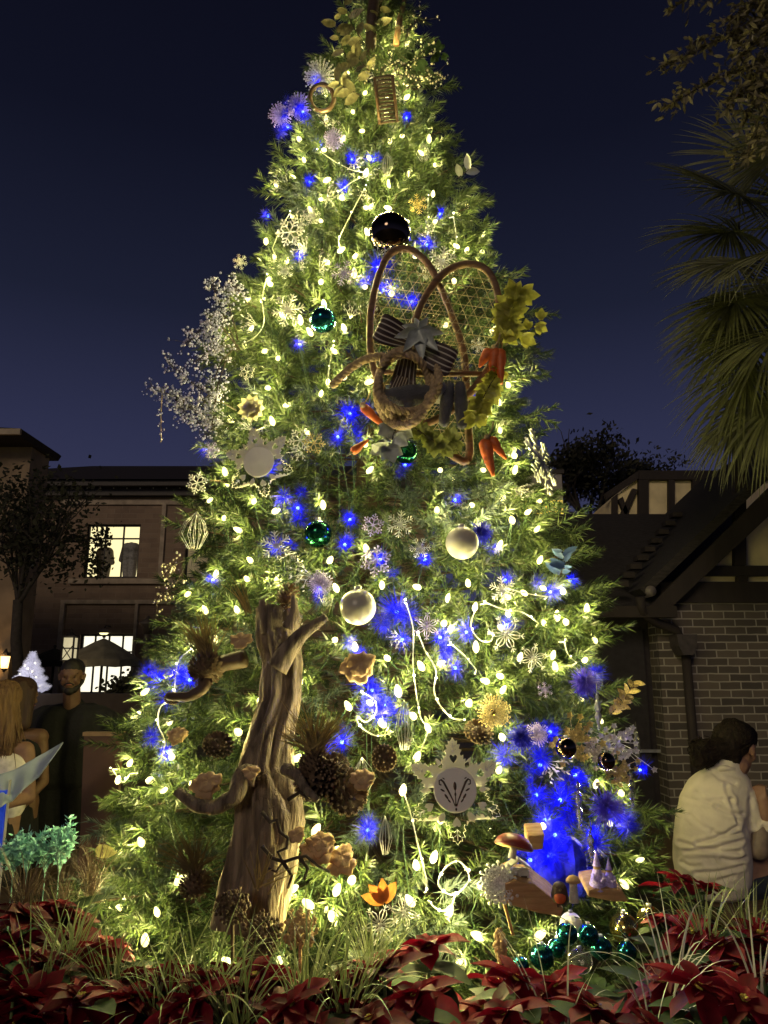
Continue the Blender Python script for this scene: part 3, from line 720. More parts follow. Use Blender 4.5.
# striped ribbon bow
def ribbon_loop(cx, cy, ang, ln, wd, lift, loop=True):
    q = MB(); nc = 22; nr = 14; vs = []; fs = []; cl = []
    dx, dy = math.cos(R(ang)), math.sin(R(ang)); nx, ny = -dy, dx
    cols = [(.035, .018, .014) if c % 4 < 2 else ((.50, .46, .38) if c % 4 == 2 else (.06, .03, .02)) for c in range(nc)]
    for c in range(nc):
        for side in (0, 1):
            v = (c+side)/nc-.5
            for r_ in range(nr+1):
                u = r_/nr; wf = .45+.55*math.sin(PI*min(1, u*.9+.1)) if loop else .6+.4*u
                L = ln*math.sin(PI*u*.5) if not loop else ln*math.sin(PI*u*.62)/math.sin(PI*.5)
                h = lift+(.05*math.sin(PI*u) if loop else .02*math.sin(2*PI*u))
                x = cx+dx*L+nx*v*wd*wf; y = cy+dy*L+ny*v*wd*wf
                vs.append(PL(x, y, h)); cl.append(cols[c])
        o = 2*c*(nr+1)
        for r_ in range(nr): fs.append((o+r_, o+r_+1, o+nr+1+r_+1, o+nr+1+r_))
    q.add(vs, fs, None, cl); return q
M_['ribbon'] = mat('ribbon_satin', (1, 1, 1), .5, attr=True, var=.1)
t = thing('ribbon_bow', 'dark brown ribbon bow with cream stripes behind the silver leaf', 'ribbon bow', tuple(PL(410, 342, .12)))
for a in ((408,340,205,34,30,.10,True), (412,345,25,46,30,.11,True)): ribbon_loop(*a).build('loop', M_['ribbon'], t)
for a in ((410,345,100,40,28,.08,False), (404,372,112,46,22,.06,False)): ribbon_loop(*a).build('tail', M_['ribbon'], t)
t = thing('silver_leaf_spray', 'large frosted silver leaf with five pointed lobes on the ribbon bow', 'artificial leaf', tuple(PL(418, 335, .17)))
q = MB()
for a, l, wd in ((-5, 26, 4.2), (-48, 30, 5.2), (-84, 34, 5.6), (-125, 29, 5), (-165, 26, 4.4), (160, 18, 3.4), (60, 17, 3.4), (105, 15, 3)):
    p0 = PL(419, 330, .20); p1 = PL(419+l*math.cos(R(a)), 330-l*math.sin(R(a))*.9, .175+.02*math.sin(a))
    q.blade(p0, p1-p0, (CAM-p0)+Vector((rnd.uniform(-.8, .8), 0, rnd.uniform(-.8, .8))), (p1-p0).length, wd*mpp(p0)*1.25, .15, 6, .5, lambda s: math.sin(PI*min(1, .06+.94*s**.7))*(1+.14*math.sin(s*24)) if s < .98 else .02)
q.build('leaf', M_['sleaf'], t)

# mittens
def mitten(a, b, wpx, thumb, lift, label, cuff=True):
    pa = PL(*a, lift); pb = PL(*b, lift); m = mpp(pa)
    t = thing('mitten', label, 'mitten', tuple(pa), 'grey woollen mittens below the rope coil')
    q = MB(); cap(q, pa, wpx*m*.42, pa.lerp(pb, .45), wpx*m*.55); cap(q, pa.lerp(pb, .45), wpx*m*.55, pb, wpx*m*.42)
    if thumb: cap(q, pa.lerp(pb, .35), wpx*m*.25, PL(*thumb, lift), wpx*m*.2)
    remesh(q, .006, 3).build('hand', M_['mitt'], t)
    if cuff:
        d = (pa-pb).normalized(); q = MB(); q.tube([pa-d*.005, pa+d*.02, pa+d*.045], [wpx*m*.52, wpx*m*.58, wpx*m*.52], 14); q.build('cuff', M_['cuff'], t)
mitten((434, 393), (382, 398), 20, (405, 412), .08, 'grey mitten lying sideways with a cream cuff under the rope coil')
mitten((449, 386), (444, 422), 13, None, .10, 'grey mitten hanging down, the left of the upright two', False)
mitten((460, 386), (462, 424), 13, None, .10, 'grey mitten hanging down, the right of the upright two', False)

# carrots
def carrots(label, lst, lift, knot):
    t = thing('carrot_bunch', label, 'carrots', tuple(PL(*knot, lift)), 'bunches of orange carrots')
    for (x0, y0, x1, y1, w_) in lst:
        a = PL(x0, y0, lift); b = PL(x1, y1, lift-.01); m = mpp(a); q = MB(); n = 12
        pts = [a.lerp(b, k/n)+Vector((.0012*math.sin(k*.7), 0, 0)) for k in range(n+1)]
        q.tube(pts, [w_*m*(.55 if k == 0 else (1 if k < 3 else 1-.78*((k-2)/(n-2))**1.4)) for k in range(n+1)], 10, True, wob=lambda u, an: 1+.05*math.sin(u*60)); q.build('carrot', M_['carrot'], t)
        q = MB(); d = (a-b).normalized(); q.tube([a, a+d*.03], [w_*m*.3, w_*m*.15], 6); q.build('stalk', M_['carrottop'], t)
    k = PL(*knot, lift+.02); q = MB(); q.ball(k, .012, 8, 6); q.tube([k, k+Vector((.02, 0, .03)), k+Vector((.03, .02, .07))], .003, 5); q.build('twine', M_['rope'], t)
    clear(PL(*knot, lift), .07, .3)
    for (x0, y0, x1, y1, w_) in lst: clear(PL((x0+x1)/2, (y0+y1)/2, lift), .045, .3); clear(PL(x1, y1, lift), .03, .3)
carrots('bunch of three carrots hanging from the tail of the right snowshoe', [(490,350,479,367,6), (495,349,492,375,6.5), (500,350,501,384,6)], .10, (494,347))
carrots('pair of carrots hanging lower, under the yellow leaf vine', [(484,440,493,476,7), (490,438,506,459,5.5)], .12, (487,437))
carrots('slim carrots lying slantwise left of the mittens', [(362,406,386,428,5), (352,452,368,440,4.5)], .07, (363,405))

# leaf sprigs
def leafspray(path, nleaf, L, wd, m, name, label, cat, group=None, lobes=False, spread=1.0, stem=None, sag=.2):
    t = thing(name, label, cat, tuple(path[0]), group)
    q = MB(); q.tube(path, [.004*(1-.7*i/(len(path)-1)) for i in range(len(path))], 5); q.build('stem', stem or M_['twig'], t)
    q = MB()
    for i in range(nleaf):
        u = (i+.5)/nleaf*(len(path)-1); k = min(int(u), len(path)-2); p = path[k].lerp(path[k+1], u-k)
        tg = (path[k+1]-path[k]).normalized(); n = (CAM-p).normalized(); sd = tg.cross(n).normalized()*(1 if i % 2 else -1)
        d = tg*rnd.uniform(.2, .9)+sd*spread*rnd.uniform(.5, 1)+n*rnd.uniform(-.2, .7); ll = L*rnd.uniform(.6, 1.15)
        nn = n+Vector((rnd.uniform(-.6, .6), rnd.uniform(-.3, .3), rnd.uniform(-.6, .6)))
        q.blade(p, d, nn, ll, wd*ll/L, sag, 4, .3)
        if lobes:
            for s in (-1, 1):
                q.blade(p+d.normalized()*ll*.15, d.normalized()*.8+d.cross(nn).normalized()*s*.75, nn, ll*.7, wd*.75*ll/L, sag, 4, .3)
    lf_ = q.build('leaf_spray', m, t); lf_['kind'] = 'stuff'; clear(path[-1], L*.8, .25); clear(path[len(path)//2], L*.8, .25)
    return t
Y_ = 'yellow green leaf sprays around the snowshoes'
leafspray([PL(500,345,.05), PL(508,325,.09), PL(513,308,.11), PL(518,293,.12)], 20, .085, .024, M_['yleaf'], 'leaf_spray', 'yellow green leaf spray rising right of the right snowshoe', 'leaf spray', Y_, True)
leafspray([PL(505,345,.04), PL(522,334,.08), PL(534,326,.10), PL(544,318,.11)], 5, .075, .024, M_['yleaf'], 'leaf_spray', 'yellow leaf spray jutting out over the dark sky', 'leaf spray', Y_, True)
leafspray([PL(500,370,.05), PL(490,385,.09), PL(482,400,.11), PL(476,420,.11)], 22, .075, .022, M_['yleaf'], 'leaf_spray', 'yellow green leaf vine between the two hanging carrot bunches', 'leaf spray', Y_, True)
leafspray([PL(410,425,.03), PL(425,435,.09), PL(440,445,.11), PL(455,440,.10)], 24, .065, .02, mat('olive_leaf', (.16, .18, .04), .5, var=.4, nscale=30, sub=.3), 'leaf_spray', 'dull olive leaf vine under the mittens', 'leaf spray', Y_, True)
leafspray([PL(398,420,.03), PL(392,440,.09), PL(384,450,.12)], 6, .10, .035, M_['sleaf'], 'leaf_spray', 'broad grey green leaves below the slim carrots', 'leaf spray', None, True)
def TH(px, py, off): return tree_hit(px, py, off)
leafspray([TH(610,715,.05), TH(620,705,.09), TH(628,694,.11), TH(634,682,.12)], 22, .045, .0105, M_['gold'], 'leaf_sprig', 'gilded leaf sprig poking out at the right outline', 'leaf sprig', None, False, .8)
leafspray([TH(458,178,.0), TH(466,172,.05), TH(470,168,.07)], 3, .075, .02, M_['silver'], 'leaf_sprig', 'pale silver leaves poking out at the upper right outline', 'leaf sprig', None, False, .8)
leafspray([TH(560,575,.0), TH(565,565,.05), TH(562,550,.07)], 9, .075, .016, mat('blue_satin', (.07, .13, .28), .5), 'satin_ribbon', 'blue satin ribbon loops on the right outline in mid tree', 'ribbon', None, False, .9)
# leafy tip
for i, (pts, lab, mm, lobes) in enumerate((
  ([(352,70),(343,50),(337,32),(334,15)], 'gilded leaf spray on the left side of the tree tip', 'gleaf', False),
  ([(365,45),(352,25),(345,5),(340,-15)], 'gilded leaf spray above it, cut by the top of the picture', 'gleaf', False),
  ([(375,35),(378,15),(384,-5),(390,-25)], 'gilded leaf spray in the middle of the tree tip', 'gleaf', False),
  ([(372,75),(360,60),(352,52)], 'gilded leaf pair below the left tip spray', 'gleaf', False),
  ([(360,95),(345,88),(336,80)], 'gilded leaf spray right of the pale starburst', 'gleaf', False),
  ([(395,70),(412,60),(432,55),(446,52)], 'dark green leaf spray pointing right at the tree tip', 'pleaf', True))):
    leafspray([TH(x, y, .02+.03*k) for k, (x, y) in enumerate(pts)], 8, .085, .022, M_[mm], 'leaf_spray', lab, 'leaf spray', 'leaf sprays on the tree tip', lobes)
def budtwig(paths, label, name='budded_twig', br=.0055, m='berry', n=22, group=None, spread=.05, stem='twig', cat='twig'):
    P0 = paths[0][0]
    t = thing(name, label, cat, tuple(P0), group)
    qs = MB(); qb = MB()
    for path in paths:
        Q = [Vector(p) for p in path]; qs.tube(Q, [.0035*(1-.6*i/(len(Q)-1)) for i in range(len(Q))], 5)
        for i in range(n):
            u = rnd.uniform(.25, 1)*(len(Q)-1); k = min(int(u), len(Q)-2); p = Q[k].lerp(Q[k+1], u-k)
            e_ = p+Vector((rnd.gauss(0, 1), rnd.gauss(0, .6), rnd.gauss(0, 1)))*spread*.7
            qs.tube([p, p.lerp(e_, .6)+Vector((0, 0, spread*.15)), e_], .0011, 3)
            for j in range(3):
                c = e_+Vector((rnd.gauss(0, 1), rnd.gauss(0, 1), rnd.gauss(0, 1)))*br*1.6
                qb.ball(c, br*rnd.uniform(.5, 1.25), 6, 4)
    qs.build('stem', M_[stem], t); bb = qb.build('berries', M_[m], t); bb['kind'] = 'stuff'
    return t
budtwig([[TH(400,80,.0), TH(418,55,.06), TH(428,48,.09), TH(438,42,.1)]], 'white budded twig reaching right at the tree tip', n=14, group='white budded twigs near the tree tip')
budtwig([[TH(402,92,.0), TH(420,78,.06), TH(436,74,.09), TH(448,80,.1)]], 'white budded twig reaching right just below the dark leaf spray', n=14, group='white budded twigs near the tree tip')
budtwig([[TH(398,75,.0), TH(408,30,.06), TH(415,22,.09), TH(436,18,.1)]], 'highest white budded twig right of the tree tip', n=12, group='white budded twigs near the tree tip')
budtwig([[TH(376,90,.0), TH(382,68,.06), TH(395,62,.09), TH(412,66,.1)], [TH(376,90,.0), TH(385,75,.07), TH(400,75,.1), TH(415,78,.1)]], 'tangle of pale budded twigs over the woven basket strip', n=18)
# woven basket strip at the top
p, r, M = place(386, 100, 20, .05, .8, R(8)); t = thing('woven_strip', 'dark brown woven wicker strip near the tree tip', 'wicker ornament', tuple(p))
q = MB()
for k in range(13):
    y = r*(1-2*k/12); q.tube([(-r*.42, y, .0), (-r*.2, y, .012), (0, y, .016), (r*.2, y, .012), (r*.42, y, .0)], r*.075, 6, True, M)
q.build('wicker', M_['darkwood'], t)
q = MB()
for s in (-1, 1): q.tube([(s*r*.44, -r*1.05, .006), (s*r*.44, r*1.05, .006)], r*.09, 6, True, M)
q.build('edge', M_['wood'], t)
p = TH(402, 8, .03); q = MB(); q.tube([TH(396, 45, -.05), TH(400, 18, .02), TH(408, -12, .05)], [.02, .018, .014], 8); tag(q.build('bare_branch', M_['wood'], None, True, p), 'bare brown branch end sticking up from the tree tip', 'branch')
p = TH(372, 0, .02); q = MB(); q.tube([TH(370, 60, -.06), TH(372, 20, .03), TH(376, -20, .05)], [.03, .034, .03], 10); tag(q.build('dark_branch', M_['darkwood'], None, True, p), 'thick dark branch behind the gilded leaves of the tree tip', 'branch')
# dark ring near the top left
p, r, M = place(322, 98, 12, .04, .8); q = MB(); q.tube([(r*math.cos(2*PI*k/20), r*math.sin(2*PI*k/20), 0) for k in range(21)], r*.2, 6, False, M)
tag(q.build('dark_ring', M_['bronze'], None, True, p), 'dark bronze ring below the pale starburst at the upper left', 'ring ornament')

# berry spray on the left
def BS(px, py, off): return at(px, py, tree_hit(232, 360, 0).y-off)
sets = [[(236,345,.0),(222,310,.1),(214,290,.15),(212,282,.18)], [(240,350,0),(218,322,.1),(200,330,.16),(186,346,.2)], [(238,352,0),(225,345,.12),(208,352,.18),(196,362,.22)],
        [(236,410,0),(210,395,.1),(185,378,.18),(168,362,.2)], [(236,425,0),(205,420,.1),(178,398,.18),(152,386,.22)], [(238,345,0),(222,360,.1),(208,395,.14),(196,420,.12)],
        [(238,340,0),(228,300,.06),(232,282,.1),(240,292,.12)], [(226,360,.1),(218,385,.14),(214,410,.14),(212,430,.14)], [(236,430,0),(214,425,.08),(196,412,.12),(176,400,.16)], [(237,428,0),(212,430,.08),(190,418,.12),(172,396,.16)], [(240,350,0),(214,345,.1),(206,330,.14),(214,312,.16)]]
budtwig([[BS(*p) for p in s] for s in sets], 'sparkling silvery berry spray sticking out over the sky on the left', 'berry_spray', .0048, 'spray', 62, None, .034, 'twig', 'berry spray')
budtwig([[BS(168,386,.2), BS(162,395,.2), BS(161,415,.2), BS(161,442,.2)]], 'thin beaded strand dangling from the berry spray', 'beaded_strand', .004, 'spray', 10, None, .006, 'rawhide', 'beaded strand')
budtwig([[TH(185,560,0), TH(170,566,.08), TH(160,578,.12)], [TH(185,565,0), TH(178,580,.08), TH(158,598,.12), TH(156,612,.12)]], 'small pale berry twig at the left outline above the parasol', 'berry_twig', .005, 'berry', 10, None, .03)
# gold and cream flower cluster on the right
for (x, y, rr, m, lab) in ((575,742,26,'gold','golden blossom cluster around the brown mirror baubles'), (618,742,22,'glitter','cream blossom cluster at the right outline'), (596,752,18,'berry','pale pink blossom cluster between the golden and cream ones'), (618,770,18,'gold','golden cream blossom cluster hanging lowest at the right outline')):
    p = TH(x, y, .06); mm = mpp(p); q = MB()
    for i in range(46):
        c = p+Vector((rnd.gauss(0, .45), rnd.uniform(-.4, .2), rnd.gauss(0, .45)))*rr*mm
        for k in range(5):
            a = 2*PI*k/5+i; q.blade(c, (math.cos(a), -.35, math.sin(a)), (0, -1, .2), rr*mm*.17, rr*mm*.06, .1, 2, .2)
        q.ball(c, rr*mm*.045, 6, 4); q.tube([p+Vector((0, .02, 0)), c], .0012, 3)
    q.ball(p+Vector((0, .02, 0)), .012, 6, 4)
    tag(q.build('blossom_cluster', M_[m], None, True, p), lab, 'blossoms', 'glitter blossom clusters on the right'); clear(p, rr*mm*.9)
for (x, y, rr, lab) in ((585,683,15,'fluffy violet tinsel tuft near the gilded leaf sprig'), (606,808,19,'fluffy violet tinsel tuft over the cone figurines'), (521,739,14,'deep blue tuft coloured like blue-lit needles right of the golden starburst'), (481,533,12,'deep blue tuft coloured like blue-lit needles behind the white bauble')):
    p = TH(x, y, .05); mm = mpp(p); q = MB()
    for i in range(420):
        d = Vector((rnd.gauss(0, 1), rnd.gauss(-.5, .6), rnd.gauss(0, 1))).normalized()
        e_ = p+d*rr*mm*rnd.uniform(.35, 1.15); q.tube([p, p.lerp(e_, .5)+Vector((0, 0, .006)), e_], .0011, 3)
    tag(q.build('tinsel_tuft', M_['violet' if 'violet' in lab else 'lilac'] if 'deep' not in lab else bpy.data.materials['painted_blue_glow'], None, True, p), lab, 'tinsel', 'tinsel tufts'); clear(p, rr*mm*.8)  # deep blue pair has blue bulb light put into its colour

# frosted sprigs tucked among the needles
pr = None
for k in range(38):
    y = rnd.uniform(60, 790); x = np.interp(y, [s[0] for s in SIL], [s[1] for s in SIL])+rnd.uniform(-.95, .95)*np.interp(y, [s[0] for s in SIL], [s[2] for s in SIL])
    if any((x-a_)**2+(y-b_)**2 < (r_*.75)**2 for a_, b_, r_ in AVOID): continue
    p = tree_hit(x, y, .015); M = Matrix.Translation(p) @ basis(facing(p, .5), rnd.uniform(0, 6)) @ Matrix.Scale(rnd.uniform(.5, .85), 4)
    if pr is None:
        pr = thing('frosted_sprig', 'small frosted silver sprig tucked among the needles', 'sprig', (0, 0, 0), 'frosted silver sprigs in the needles'); qs = MB(); ql = MB()
        for b_ in range(5):
            an = -1.1+2.2*b_/4; e_ = Vector((math.sin(an)*.075, math.cos(an)*.085, .04)); qs.tube([(0, 0, -.05), e_*.5, e_], [.0022, .0016, .001], 4)
            for j in range(7):
                c_ = e_*(.35+.65*j/6)+Vector((rnd.gauss(0, .006), rnd.gauss(0, .006), rnd.gauss(0, .006))); ql.blade(c_, e_.normalized()+Vector((rnd.gauss(0, .7), rnd.gauss(0, .7), rnd.gauss(.2, .5))), (0, 0, 1), .022, .0042, 0, 2, .3)
        qs.build('stem', M_['silver'], pr); lo = ql.build('leaves', M_['glitter'], pr); lo['kind'] = 'stuff'; pr.matrix_world = M
    else: dup(pr, M, pr['label'])
# ------------------------------------------------------------ stump and woodland ornaments
sx_ = [(247,932,34),(255,888,34),(264,852,33),(269,820,32),(268,795,30),(266,768,24),(272,735,19),(281,700,17),(282,665,18),(276,635,19),(278,612,22)]
SP = [(tree_hit(x, y, .0), w_) for x, y, w_ in sx_]
base = SP[0][0]
t_st = thing('tree_stump', 'gnarled grey brown dead tree stump set into the front of the fir', 'tree stump', tuple(base))
def resample(pts, k):
    out = []
    for i in range(len(pts)-1):
        for s in range(k): out.append(tuple(Vector(pts[i][0]).lerp(Vector(pts[i+1][0]), s/k))+(pts[i][1]+(pts[i+1][1]-pts[i][1])*s/k,))
    return out+[tuple(pts[-1][0])+(pts[-1][1],)]
RSP = resample(SP, 5)
q = MB()
def barkw(u, a):
    g = mnoise.noise(Vector((math.cos(a)*2.6, math.sin(a)*2.6, u*2.2)))
    f = abs(math.sin(a*7+4*mnoise.noise(Vector((u*3, a, 1)))+u*5))
    k = .12 if .42 < u < .47 else 0
    return 1+.34*g-.20*(1-f)**2+.06*mnoise.noise(Vector((a*6, u*26, 3)))+k
q.tube([p[:3] for p in RSP], [p[3]*mpp(p[:3])*1.04 for p in RSP], 56, True, wob=barkw); st = q.build('bole', M_['stump'], t_st)
for p, w_ in SP: clear(p, w_*mpp(p)*.82, .4)
for i in range(len(SP)-1): clear(SP[i][0].lerp(SP[i+1][0], .5), SP[i][1]*mpp(SP[i][0])*.78, .4)
def limb(pts, r0, r1, off=.1):
    P = [tree_hit(x, y, off+.02*i) for i, (x, y) in enumerate(pts)]; q = MB(); Q = []
    for i in range(len(P)-1):
        for k in range(5): Q.append(P[i].lerp(P[i+1], k/5))
    Q.append(P[-1]); Q = [Q[0]]+[(Q[i-1]+Q[i]*2+Q[i+1])/4 for i in range(1, len(Q)-1)]+[Q[-1]]
    m = mpp(P[0]); n = len(Q)
    q.tube(Q, [m*(r0+(r1-r0)*i/(n-1)) for i in range(n)], 12, True, wob=lambda u, a: 1+.14*mnoise.noise(Vector((math.cos(a)*2, math.sin(a)*2, u*9))))
    for p in P: clear(p, m*r0*1.2, .3)
    return q
limb([(277,668),(290,648),(304,632),(326,617)], 12, 4, .08).build('limb', M_['stump'], t_st)
limb([(256,776),(243,774),(236,796),(216,808),(196,806),(177,791)], 11, 5, .12).build('limb', M_['stump'], t_st)
limb([(269,632),(264,616),(262,600)], 8, 3, .05).build('limb', M_['stump'], t_st)
limb([(290,628),(295,612),(293,596)], 8, 2, .06).build('limb', M_['stump'], t_st)
limb([(285,768),(298,776),(306,790),(318,800)], 7, 3, .16).build('limb', M_['stump'], t_st)
tag(limb([(245,658),(222,664),(208,676),(202,690),(188,697),(168,696)], 9, 4, .03).build('curved_root', M_['darkwood'], None, True, tree_hit(210, 676, .03)), 'dark curved root lit blue and violet left of the stump', 'root')

def fungus(px, py, r_, label, off=.12, lay=1, ang=0.0, sq=.55):
    r_ *= .86; p = tree_hit(px, py, off); m = mpp(p); M = Matrix.Translation(p) @ basis((facing(p, .6)+Vector((0, 0, sq))).normalized(), ang)
    t = thing('bracket_fungus', label, 'fungus', tuple(p), 'tan bracket fungi on and around the stump')
    for k in range(lay):
        q = MB(); n = 40; vs = []; fs = []; rr = r_*m*(1-.18*k)
        rings = [(0.02, .10), (.3, .16), (.6, .14), (.85, .06), (1.0, -.04), (.94, -.12), (.6, -.16), (.02, -.2)]
        for s, z in rings:
            for j in range(n):
                a = 2*PI*j/n; wv = 1+.12*math.sin(3*a+k)+.08*math.sin(7*a+px)+.05*math.sin(13*a)
                vs.append((rr*s*wv*math.cos(a), rr*s*wv*math.sin(a)*.85, rr*(z+k*.35+.10*s*math.sin(5*a+py))))
        for i in range(len(rings)-1):
            for j in range(n): fs.append((i*n+j, i*n+(j+1) % n, (i+1)*n+(j+1) % n, (i+1)*n+j))
        q.add(vs, fs, M @ Matrix.Translation((rr*.25*k, rr*.2*k, 0))); q.build('cap', M_['mush'], t)
    clear(p, r_*m*1.0, .3)
fungus(241, 640, 13, 'round tan fungus at the left shoulder of the stump', .16)
fungus(358, 668, 20, 'broad tan fungus alone in the needles below the pearly yellow bauble', .06, 2, .3, .1)
fungus(177, 736, 12, 'small tan fungus under a bright bulb on the left of the tree', .05, 2)
fungus(206, 786, 18, 'pale tan fungus cradled in the left horn of the stump', .17, 2, .2)
fungus(362, 780, 14, 'pale ruffled fungus on the big pine cone cluster', .16, 2)
fungus(318, 850, 20, 'layered tan fungus right of the stump above the twisted twig', .10, 3, .4)
fungus(342, 862, 18, 'dark ruffled fungus at the far right of the layered one', .06, 2, 1.0)
fungus(251, 772, 10, 'little yellowish fungus where the horn joins the stump', .20, 1)
fungus(296, 835, 11, 'small folded fungus touching the right side of the stump', .16, 1, .7)

def tuft(px, py, L, n, spread, lean, label, base_r=9, off=.08, dark=False):
    p = tree_hit(px, py, off); m = mpp(p)
    t = thing('grass_tuft', label, 'dried grass', tuple(p), 'dried grass tufts around the stump')
    q = MB()
    for i in range(n):
        a = R(lean+rnd.uniform(-spread, spread)); o = outward(p)
        d = RT*math.sin(a)+Vector((0, 0, 1))*math.cos(a)+o*rnd.uniform(-.1, .7)
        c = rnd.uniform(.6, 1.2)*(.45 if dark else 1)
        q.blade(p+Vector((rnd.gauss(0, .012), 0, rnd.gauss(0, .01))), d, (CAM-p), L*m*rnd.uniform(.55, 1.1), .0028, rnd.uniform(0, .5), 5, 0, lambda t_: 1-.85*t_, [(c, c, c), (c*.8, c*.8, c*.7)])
    q.build('blades', M_['dryg'], t)
    if base_r:
        q = MB()
        for i in range(120):
            zz = 1-2*(i+.5)/120; a = i*2.4; s = math.sqrt(1-zz*zz); d = Vector((s*math.cos(a), s*math.sin(a), zz))
            c = p-Vector((0, 0, base_r*m*1.0))+d*base_r*m; q.blade(c, d+Vector((0, 0, .5)), d.orthogonal(), base_r*m*.5, base_r*m*.16, 0, 2, .2)
        q.ball(p-Vector((0, 0, base_r*m)), base_r*m, 12, 8); q.build('bulb_base', M_['cone'], t)
        clear(p-Vector((0, 0, base_r*m)), base_r*m*1.1)
    clear(p+Vector((0, 0, L*m*.5)), L*m*.42, .2)
tuft(207, 655, 46, 90, 38, -4, 'yellow lit dried grass tuft left of the stump top', 13, .10)
tuft(315, 752, 52, 110, 62, 0, 'spiky dried grass tuft crowning the pine cones right of the stump', 12, .14)
tuft(249, 612, 40, 14, 22, -15, 'sparse tall dried grass just above the left of the stump', 0)
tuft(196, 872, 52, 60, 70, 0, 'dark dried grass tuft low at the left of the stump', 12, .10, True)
tuft(262, 885, 42, 16, 40, 25, 'thin green grass blades springing at the foot of the stump', 0, .28)

def pinecone(px, py, r_, label, off=.08, ax=(0.2, -.5, .8), el=1.25, m1='cone'):
    r_ *= .86; p = tree_hit(px, py, off); m = mpp(p); A = Vector(ax).normalized(); M = basis(A)
    t = thing('pine_cone', label, 'pine cone', tuple(p), 'pine cones around the stump'); q = MB(); e2 = MB()
    q.ball(p, r_*m*.62, 12, 8)
    N = 90
    for i in range(N):
        u = (i+.5)/N; zz = -1+2*u; s = math.sqrt(max(0, 1-zz*zz))**.8; a = i*2.39996
        d = M.to_3x3() @ Vector((s*math.cos(a), s*math.sin(a), zz*el*.7)); out = M.to_3x3() @ Vector((math.cos(a)*max(s, .3), math.sin(a)*max(s, .3), .55))
        c = p+d*r_*m*.6
        q.blade(c, out, A, r_*m*.48, r_*m*.17, -.1, 3, .25, lambda t_: .6+.5*t_ if t_ < .9 else .5)
        e2.ball(c+out.normalized()*r_*m*.47, r_*m*.07, 5, 3)
    q.build('scales', M_[m1], t); e2.build('scale_tips', M_['conetip'], t)['kind'] = 'stuff'; clear(p, r_*m*1.0, .3)
pinecone(218, 748, 18, 'round dark pine cone left of the stump above the pale fungus', .12)
pinecone(318, 782, 26, 'large dark pine cone right of the stump, lower left of its cluster', .14, (-.3, -.6, .6))
pinecone(344, 792, 26, 'large dark pine cone at the right of the cluster beside the ruffled fungus', .12, (.5, -.6, .2))
pinecone(332, 770, 20, 'dark pine cone at the top of the cluster under the spiky grass', .14, (0, -.2, 1))
pinecone(383, 758, 15, 'dark pine cone right of the cluster beneath a lit cord', .04, (.3, -.7, .1))
pinecone(287, 598, 13, 'long reddish brown pine cone standing above the stump', .06, (.35, -.2, 1), 2.4, 'wood')
pinecone(172, 700, 9, 'small violet lit pine cone above the curved root', .05)
pinecone(478, 735, 17, 'shadowed dark pine cone above right of the medallion snowflake', .0)
# mossy dark heap of cones at the foot of the stump
for (x, y, r_, lab) in ((262,935,22,'brown dried flower head at the foot of the stump'), (300,928,20,'yellow brown dried flower head right of the stump foot'), (232,905,18,'dark dried flower head at the left foot of the stump'), (500,945,16,'slim brown seed spike between two bright low bulbs')):
    p = tree_hit(x, y, .22); m = mpp(p); q = MB()
    for i in range(260):
        d = Vector((rnd.gauss(0, 1), rnd.gauss(-.3, .8), rnd.gauss(0, 1))).normalized()*r_*m*rnd.uniform(.4, 1); d.x *= .35 if 'spike' in lab else 1
        q.ball(p+d, .006, 5, 3)
    q.tube([p, p-Vector((0, -.05, .2))], .006, 5)
    tag(q.build('dried_flower', M_['mush'] if 'yellow' in lab or 'spike' in lab else M_['cone'], None, True, p), lab, 'dried flower'); clear(p, r_*m*.7, .25)
# twisted twig
p0 = tree_hit(285, 815, .2); q = MB()
for pts in ([(262,812),(270,822),(277,820),(280,832),(288,838),(287,848),(278,852),(283,862),(276,872),(268,868)], [(262,846),(272,858),(284,862),(296,858),(306,856),(318,866),(330,872)], [(288,800),(300,792),(312,800)], [(283,862),(292,876),(288,888)], [(300,858),(308,868),(304,880)]):
    q.tube([tree_hit(x, y, .19) for x, y in pts], [.007-.0035*i/len(pts) for i in range(len(pts))], 6)
tag(q.build('twisted_twig', M_['twig'], None, True, p0), 'dark contorted twig across the lower stump', 'twig')
q = MB(); p = tree_hit(376, 893, .08); m = mpp(p)
for a in (95, 130, 60, 160): q.blade(tree_hit(384, 902, .09), RT*math.cos(R(a))+Vector((0, -.2, math.sin(R(a)))), CAM-p, 24*m, 6*m, .1, 5, .4)
tag(q.build('autumn_leaf', mat('autumn_leaf', (.5, .2, .05), .5, var=.4, sub=.3), None, True, p), 'curled orange autumn leaf over the big silver snowflake', 'leaf'); clear(p, 16*m)
q = MB(); p = tree_hit(108, 848, .06); m = mpp(p); q.blade(tree_hit(96, 853, .06), Vector((1, -.2, .35)), CAM-p, 24*m, 7*m, .6, 6, .4)
tag(q.build('pale_leaf', mat('pale_leaf', (.42, .38, .16), .5, var=.3, sub=.3), None, True, p), 'curled pale yellow leaf at the left foot of the tree', 'leaf'); clear(p, 14*m)

